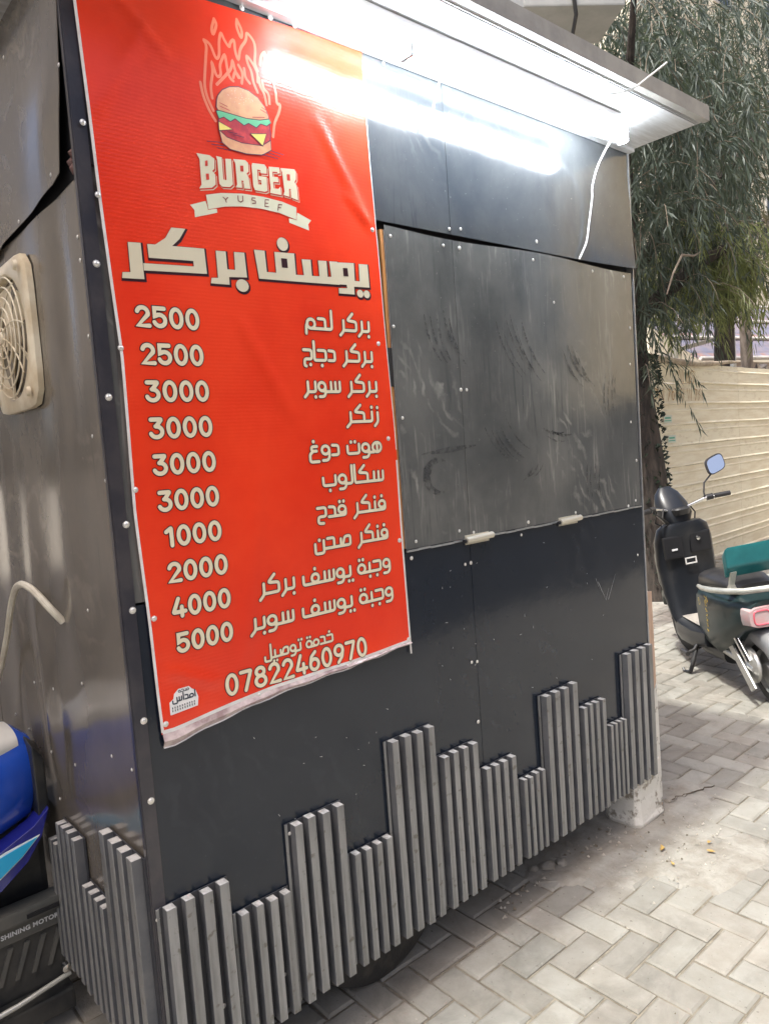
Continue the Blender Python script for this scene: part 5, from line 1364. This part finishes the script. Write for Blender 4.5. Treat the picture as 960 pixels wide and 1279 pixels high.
# ------------------------------------------------------------------ scooter
scoot = empty('electric_scooter', (4.175, 0.605, 0.0), math.radians(49.5))
scoot.rotation_euler = (math.radians(-7), 0, math.radians(49.5))
scoot.rotation_mode = 'XYZ'
tag(scoot, 'dark green electric scooter with teal backrest parked beyond the kiosk', 'scooter')
M_SB = mat('scooter_black', (.012, .014, .018), .34, col2=(.028, .028, .03), nscale=6, nlo=.5, nhi=.8, coat=.1)
M_SG = mat('scooter_green', (.010, .024, .026), .32, col2=(.020, .034, .034), nscale=4, coat=.1, spec=.4)
M_TEAL = mat('teal_pad', (.012, .115, .125), .28, col2=(.018, .15, .16), nscale=6)
M_RACK = mat('rack_silver', (.62, .62, .56), .35, .5, col2=(.5, .5, .45), nscale=10)
M_GREYP = mat('grey_plastic', (.16, .165, .175), .4, col2=(.22, .22, .22), nscale=7)
def sell(x, hw, z0, z1, p=3.0, n=20, tilt=0, yc=0):
    """super-elliptic ring in a y-z plane at x"""
    out = []
    for k in range(n):
        a = 2 * PI * k / n; c, s = math.cos(a), math.sin(a)
        q_ = (abs(c) ** p + abs(s) ** p) ** (-1 / p)
        zz_ = (z0 + z1) / 2 + s * q_ * (z1 - z0) / 2
        out.append((x + tilt * (zz_ - (z0 + z1) / 2), yc + c * q_ * hw, zz_))
    return out
def hsec(z, xc, hx, hy, p=2.6, n=20, yb=0):
    out = []
    for k in range(n):
        a = 2 * PI * k / n; c, s = math.cos(a), math.sin(a)
        q_ = (abs(c) ** p + abs(s) ** p) ** (-1 / p)
        out.append((xc + c * q_ * hx, s * q_ * hy, z))
    return out
for name_, wx in (('rear_wheel', -.74), ('front_wheel', .55)):
    w_ = MB(); wheel(w_, (wx, 0, .205), .205, .09, .13)
    wo2 = w_.build(name_, M_RUBBER, scoot, smooth=True)
    MB().lathe([(0, -.04), (.05, -.045), (.06, -.02), (.12, -.02), (.132, -.04), (.132, .04), (.12, .02), (.06, .02), (.05, .045), (0, .04)], (wx, 0, .205), 'y', 24).build('rim', M_ALU, wo2, smooth=True)
# leg shield
MB().loft([hsec(.24, .29, .03, .15), hsec(.34, .33, .045, .185), hsec(.50, .385, .05, .195), hsec(.70, .405, .065, .205), hsec(.86, .395, .075, .20), hsec(.95, .375, .07, .175), hsec(.985, .365, .055, .13)]).build('leg_shield', M_SB, scoot, smooth=True)
MB().box(.315, .345, -.165, -.02, .76, .905).build('glove_box', mat('recess_black', (.010, .010, .012), .5), scoot, bevel=.012)
MB().box(.315, .345, .03, .165, .74, .90).build('glove_box', mat('recess_black2', (.010, .010, .012), .5), scoot, bevel=.012)
MB().lathe([(0, -.012), (.013, -.011), (.016, 0)], (.312, -.075, .86), 'x', 14).build('key_switch', M_CHROME, scoot, smooth=True)
hk = MB(); hk.box(.309, .316, -.045, .035, .690, .698); hk.box(.309, .316, -.045, .035, .728, .736); hk.box(.309, .316, -.045, -.037, .698, .728); hk.box(.309, .316, .027, .035, .698, .728)
hk.build('bag_hook', mat('pale_outline', (.62, .60, .58), .4), scoot)
MB().box(.309, .316, .075, .115, .80, .812).build('switch_mark', mat('pale_mark', (.7, .7, .7), .4), scoot)
# front fender and fork
MB().loft([sell(.40, .05, .34, .46), sell(.55, .06, .40, .50), sell(.70, .06, .40, .49), sell(.85, .05, .33, .41), sell(.90, .03, .27, .32)]).build('front_fender', M_SG, scoot, smooth=True)
MB().tube([(.46, .0, .80), (.64, .06, .23)], .02, 8).build('fork', M_BLACK, scoot, smooth=True)
MB().loft([hsec(.40, .50, .05, .12), hsec(.55, .50, .08, .17), hsec(.75, .48, .09, .18), hsec(.95, .43, .06, .13)]).build('front_apron', M_SG, scoot, smooth=True)
# floor
MB().loft([sell(.36, .16, .18, .345, 5), sell(.25, .18, .17, .335, 5), sell(.05, .18, .18, .33, 5), sell(-.12, .16, .22, .34, 5)]).build('floorboard', M_SB, scoot, smooth=True)
MB().loft([sell(.30, .125, .335, .345, 6), sell(-.10, .125, .333, .343, 6)]).build('floor_mat', mat('floor_mat', (.34, .31, .27), .8, col2=(.24, .22, .2), nscale=12), scoot)
MB().loft([sell(.34, .10, .16, .26, 3), sell(0, .12, .13, .25, 3), sell(-.3, .12, .15, .28, 3)]).build('belly_pan', M_SB, scoot, smooth=True)
# rear body
MB().loft([sell(.0, .09, .24, .56, 3.5), sell(-.05, .15, .22, .64, 3.5), sell(-.28, .182, .22, .655, 4), sell(-.50, .180, .32, .665, 4), sell(-.70, .16, .44, .665, 3.5), sell(-.83, .12, .49, .645, 3)]).build('rear_body', M_SG, scoot, smooth=True)
MB().loft([sell(-.02, .10, .60, .68, 3), sell(-.10, .13, .62, .73, 3), sell(-.30, .15, .64, .755, 3), sell(-.50, .14, .65, .745, 3), sell(-.66, .11, .65, .715, 3)]).build('seat', M_BLACK, scoot, smooth=True)
MB().loft([sell(-.50, .07, .28, .44, 3), sell(-.66, .085, .36, .48, 3), sell(-.82, .085, .33, .47, 3), sell(-.95, .08, .24, .40, 3), sell(-1.02, .06, .14, .26, 3)]).build('rear_fender', M_GREYP, scoot, smooth=True)
# taillight
tl = MB().loft([sell(-.76, .150, .49, .625, 5), sell(-.85, .135, .50, .615, 5)]).build('taillight', mat('taillight_lens', (.42, .36, .36), .15, col2=(.5, .3, .3), nscale=10), scoot, smooth=True)
for y in (-.065, .065):
    ring = [( -.852, y + .046 * c, .558 + .040 * s) for c, s in [(math.copysign(min(1, abs(math.cos(a)) ** .5), math.cos(a)), math.copysign(min(1, abs(math.sin(a)) ** .5), math.sin(a))) for a in [2 * PI * k / 20 for k in range(21)]]]
    MB().tube(ring, .005, 6, caps=False).build('light_rim', mat('pink_rim', (.65, .12, .16), .3), tl, smooth=True)
# characters on the left flank
chm = mat('yellow_decal', (.72, .50, .05), .4)
ch = MB(); r = random.Random(4)
for k in range(7):
    s_ = .026 if k < 2 else .015; z = .60 - k * .033 + (0.0 if k < 2 else -.01); x = -.30 + k * .008
    for q_ in range(4): stroke(ch, [(x + r.uniform(-s_, s_), z + r.uniform(-s_, s_) * .8), (x + r.uniform(-s_, s_), z + r.uniform(-s_, s_) * .8)], (.0075 if k < 2 else .0045), 0, True)
stroke(ch, circ(-.15, .55, .018, .022), .004, 0)
for i, v in enumerate(ch.v): ch.v[i] = (v[0], .1835 + .001 * (i % 3) - max(0, v[0] + .28) * .13, v[2])
ch.build('flank_lettering', chm, scoot)
# rack, upright, backrest
rk = MB()
for s in (-1, 1):
    rk.tube([(-.16, s * .160, .650), (-.30, s * .190, .665), (-.50, s * .200, .685), (-.68, s * .190, .705), (-.82, s * .13, .715), (-.88, s * .0, .72)], [.012, .016, .018, .018, .018, .018], 10)
rk.build('grab_rail', M_RACK, scoot, smooth=True)
for s in (-1, 1):
    MB().loft([[(-.60, s * .13 - .03, .675), (-.60, s * .13 + .03, .675), (-.66, s * .13 + .03, .675), (-.66, s * .13 - .03, .675)], [(-.63, s * .13 - .014, .73), (-.63, s * .13 + .014, .73), (-.66, s * .13 + .014, .73), (-.66, s * .13 - .014, .73)],
               [(-.68, s * .13 - .018, .81), (-.68, s * .13 + .018, .81), (-.71, s * .13 + .018, .81), (-.71, s * .13 - .018, .81)]]).build('backrest_bracket', M_RACK, scoot, bevel=.004)
MB().loft([[(-.655 - .02 * t, y, z + .02 * t) for y, z in pts2] for t, pts2 in ((0, [(-.17, .77), (.17, .77), (.17, .90), (-.17, .90)]), (1, [(-.17, .77), (.17, .77), (.17, .90), (-.17, .90)]), (3.2, [(-.165, .775), (.165, .775), (.165, .895), (-.165, .895)]))]).build('backrest_pad', M_TEAL, scoot, smooth=True, bevel=.022, seg=4)
# handlebar assembly, turned left
hb = empty('handlebar', (.37, 0, .985), math.radians(14)); hb.parent = scoot
def hpart(mb, name, m, **k): return mb.build(name, m, hb, **k)
hpart(MB().loft([hsec(-.03, .03, .06, .07), hsec(.05, .06, .09, .12), hsec(.12, .085, .08, .115), hsec(.20, .115, .05, .085), hsec(.245, .13, .02, .04)]), 'headlight_cowl', M_SB, smooth=True)
hpart(MB().tube([(-.06, -.33, .13), (-.02, -.20, .125), (.02, -.08, .09), (.02, .08, .09), (-.02, .20, .125), (-.06, .33, .13)], .011, 10), 'bar', M_CHROME, smooth=True)
for s in (-1, 1):
    hpart(MB().tube([(-.075, s * .37, .13), (-.045, s * .265, .13)], .017, 12), 'grip', M_BLACK, smooth=True)
    hpart(MB().tube([(-.04, s * .255, .13), (-.028, s * .215, .128)], .022, 12), 'switch_housing', M_BLACK, smooth=True)
    hpart(MB().tube([(.0, s * .215, .13), (.02, s * .26, .125), (-.01, s * .36, .118)], [.009, .007, .005], 8), 'brake_lever', M_CHROME, smooth=True)
hpart(MB().loft([hsec(.05, -.01, .04, .06), hsec(.09, -.02, .045, .065), hsec(.10, -.02, .035, .055)]), 'dash_display', M_BLACK, smooth=True)
hpart(MB().tube([(-.03, -.20, .135), (-.02, -.205, .17), (.0, -.235, .23), (-.01, -.300, .285)], .006, 8), 'mirror_stalk', M_BLACK, smooth=True)
mrr = MB(); ring = []
for x, g in ((.012, .80), (.008, 1.0), (-.006, 1.0), (-.008, .94)):
    ring.append([(x - .02 + .3 * g * v, -.330 + g * u, .345 + g * v) for u, v in [(.078 * math.copysign(abs(math.cos(a)) ** .55, math.cos(a)), .058 * math.copysign(abs(math.sin(a)) ** .55, math.sin(a)) - .25 * .078 * math.copysign(abs(math.cos(a)) ** .55, math.cos(a))) for a in [2 * PI * k / 24 for k in range(24)]]])
mo = hpart(mrr.loft(ring), 'mirror', M_BLACK, smooth=True)
MB().add([(x - .0292 + .3 * .95 * (z - .345), -.330 + (y + .330) * .95, .345 + (z - .345) * .95) for x, y, z in [(0.0, p[1], p[2]) for p in ring[3]]], [tuple(range(24))]).build('mirror_glass', mat('mirror_glass', (.9, .9, .9), .03, 1.0), mo)
for pts in ([(.02, -.10, .10), (.02, -.14, .04), (.0, -.10, -.06)], [(.0, .12, .12), (-.03, .16, .05), (.0, .08, -.05)], [(-.01, .18, .12), (.05, .17, .02), (.02, .06, -.06)], [(-.03, .24, .125), (-.05, .2, .08), (-.02, .12, .02), (.0, .05, -.05)]):
    hpart(MB().tube(pts, .0055, 6), 'control_cable', M_BLACK, smooth=True)
# (the tail is short: everything behind the seat nose is drawn in)
for c_ in list(scoot.children):
    if c_.type == 'MESH':
        if c_.name.startswith('rear_wheel'):
            for v in c_.data.vertices: v.co.x += .10
            for g_ in c_.children:
                for v in g_.data.vertices: v.co.x += .10
        elif not c_.name.startswith('flank'):
            for v in c_.data.vertices:
                if v.co.x < -.2: v.co.x = -.2 + (v.co.x + .2) * .82
            for g_ in c_.children:
                for v in g_.data.vertices:
                    if v.co.x < -.2: v.co.x = -.2 + (v.co.x + .2) * .82
# running gear
MB().tube([(-.42, .13, .50), (-.60, .11, .27)], .022, 10).build('shock_absorber', M_CHROME, scoot, smooth=True)
MB().tube([(-.20, .10, .26), (-.62, .095, .225)], [.03, .022], 10).build('swing_arm', M_ALU, scoot, smooth=True)
MB().lathe([(0, .07), (.07, .068), (.105, .055), (.11, .04), (.10, .03)], (-.55, .04, .235), 'y', 24).build('motor_cover', M_ALU, scoot, smooth=True)
MB().loft([[( -.40, .11, .36), (-.33, .11, .34), (-.62, .125, .10), (-.68, .125, .14)], [(-.40, .125, .36), (-.33, .125, .34), (-.62, .14, .10), (-.68, .14, .14)]]).build('chain_guard', M_ALU, scoot, bevel=.006)
ks = MB(); ks.tube([(.08, .11, .25), (.03, .20, .10), (.01, .235, .045)], .013, 8); ks.tube([(.01, .235, .045), (.07, .25, .035), (.09, .25, .05)], .010, 8)
ks.build('side_stand', M_BLACK, scoot, smooth=True)
pg = MB(); pg.tube([(.02, .14, .24), (-.02, .20, .20), (-.03, .25, .19)], .010, 8); pg.tube([(-.05, .255, .19), (.04, .255, .19)], .016, 8)
pg.build('foot_peg', M_BLACK, scoot, smooth=True)

# ------------------------------------------------------------------ blue motor tricycle at the left edge
trike = empty('motor_tricycle', (-0.002, -0.05, 0)); tag(trike, 'blue motor tricycle nose and black footwell lettered SHINING MOTOR at the left edge', 'tricycle')
M_BLUE = mat('blue_paint', (.016, .085, .50), .2, col2=(.012, .065, .42), nscale=3, coat=.6)
M_BLUE2 = mat('deep_blue_paint', (.018, .022, .22), .2, coat=.6)
M_TB = mat('tricycle_black', (.020, .022, .024), .4, col2=(.06, .058, .052), nscale=5)
M_TG = mat('tricycle_grey', (.070, .075, .072), .45, col2=(.12, .115, .10), nscale=5)
def rsl(x, yc, hy, z0, z1, p=2.6):
    return [(a, b + yc, c) for a, b, c in sell(x, hy, z0, z1, p, 24)]
MB().loft([rsl(-.020, .86, .07, .72, .80), rsl(-.028, .86, .10, .665, .845), rsl(-.06, .87, .13, .60, .872), rsl(-.14, .88, .15, .57, .885), rsl(-.35, .9, .16, .56, .90), rsl(-.60, .9, .15, .58, .88), rsl(-.8, .9, .12, .62, .84)]).build('fairing', M_BLUE, trike, smooth=True)
MB().loft([rsl(-.07, .87, .10, .80, .880), rsl(-.14, .88, .13, .80, .893), rsl(-.35, .9, .14, .81, .908), rsl(-.60, .9, .13, .80, .888)]).build('fairing_sky_sheen', mat('painted_sky_sheen', (.72, .70, .64), .3, coat=.3), trike, smooth=True)  # cream-white cap: sky highlight painted onto the blue fairing as colour
MB().loft([[(-.018, y, z) for y, z in ((.72, .62), (.80, .60), (.80, .83), (.72, .80))], [(-.050, y, z) for y, z in ((.715, .60), (.80, .60), (.80, .86), (.715, .845))]]).build('air_scoop', M_TB, trike, bevel=.008, seg=3)
MB().prism([(-.026, .660), (-.052, .585), (-.095, .525), (-.17, .470), (-.40, .42), (-.40, .50), (-.17, .575), (-.07, .62), (-.03, .655)], .70, .77).build('lower_wing', M_BLUE2, trike, bevel=.008, seg=3)
MB().prism([(-.058, .592), (-.11, .545), (-.17, .506), (-.26, .480), (-.26, .545), (-.15, .577)], .6955, .6985).build('decal_edge', mat('decal_white', (.8, .82, .82), .3), trike)
MB().prism([(-.066, .589), (-.11, .549), (-.17, .511), (-.26, .486), (-.26, .540), (-.15, .571)], .6925, .695).build('decal', mat('decal_cyan', (.02, .42, .72), .3), trike)
MB().box(-.90, -.022, .80, 1.02, .36, .60).build('inner_body', M_TB, trike, bevel=.02)
fp = MB().box(-.90, -.014, .745, .80, .115, .375).build('footwell_panel', M_TB, trike, bevel=.01)
MB().box(-.90, -.016, .705, .765, .350, .392).build('footwell_rail', M_TG, trike, bevel=.008)
MB().box(-.90, -.018, .735, .748, .290, .350).build('name_plate', M_TG, trike, bevel=.003)
MB().box(-.115, -.020, .698, .704, .362, .372).build('rail_slot', M_DARK, trike)
for k in range(8):
    x = -.03 - k * .045
    MB().loft([[(x, .738, .275), (x + .014, .738, .275), (x + .014, .748, .275), (x, .748, .275)], [(x - .035, .738, .175), (x - .024, .738, .175), (x - .024, .748, .175), (x - .035, .748, .175)]]).build('rib', M_TG, trike)
cu = bpy.data.curves.new('name_lettering', 'FONT'); cu.body = 'SHINING MOTOR'; cu.size = .0190; cu.extrude = .0004; cu.align_x = 'RIGHT'; cu.offset = .0006; cu.resolution_u = 3
cu.space_character = 1.06
to = bpy.data.objects.new('name_lettering', cu); COL.objects.link(to)
dg = bpy.context.evaluated_depsgraph_get(); me = bpy.data.meshes.new_from_object(to.evaluated_get(dg), depsgraph=dg)
bpy.data.objects.remove(to)
M_TW = mat('letter_white', (.8, .8, .78), .4); me.materials.clear(); me.materials.append(M_TW)
to = bpy.data.objects.new('name_lettering', me); COL.objects.link(to); to.parent = trike; to.location = (-.024, .7335, .312); to.rotation_euler = (PI / 2, 0, 0)
cu = bpy.data.curves.new('maker_lettering', 'FONT'); cu.body = 'F'; cu.size = .0190; cu.extrude = .0004; cu.align_x = 'RIGHT'; cu.offset = .0006
to = bpy.data.objects.new('maker_lettering', cu); COL.objects.link(to)
dg = bpy.context.evaluated_depsgraph_get(); me = bpy.data.meshes.new_from_object(to.evaluated_get(dg), depsgraph=dg)
bpy.data.objects.remove(to); me.materials.clear(); me.materials.append(M_TW)
to = bpy.data.objects.new('maker_lettering', me); COL.objects.link(to); to.parent = trike; to.location = (-.212, .7335, .312); to.rotation_euler = (PI / 2, 0, 0)
MB().tube([(-.40, .67, .13), (-.17, .67, .145), (-.02, .69, .155)], .0075, 10).build('brake_rod', M_RACK, trike, smooth=True)
MB().box(-.90, -.014, .68, .76, .05, .115).build('lower_beam', M_TB, trike, bevel=.008)
MB().lathe([(0, -.02), (.012, -.018), (.014, 0)], (-.03, .70, .175), 'y', 10).build('bolt', M_CHROME, trike, smooth=True)
w_ = MB(); wheel(w_, (-.66, .92, .27), .27, .1, .17); w_.build('wheel', M_RUBBER, trike, smooth=True)
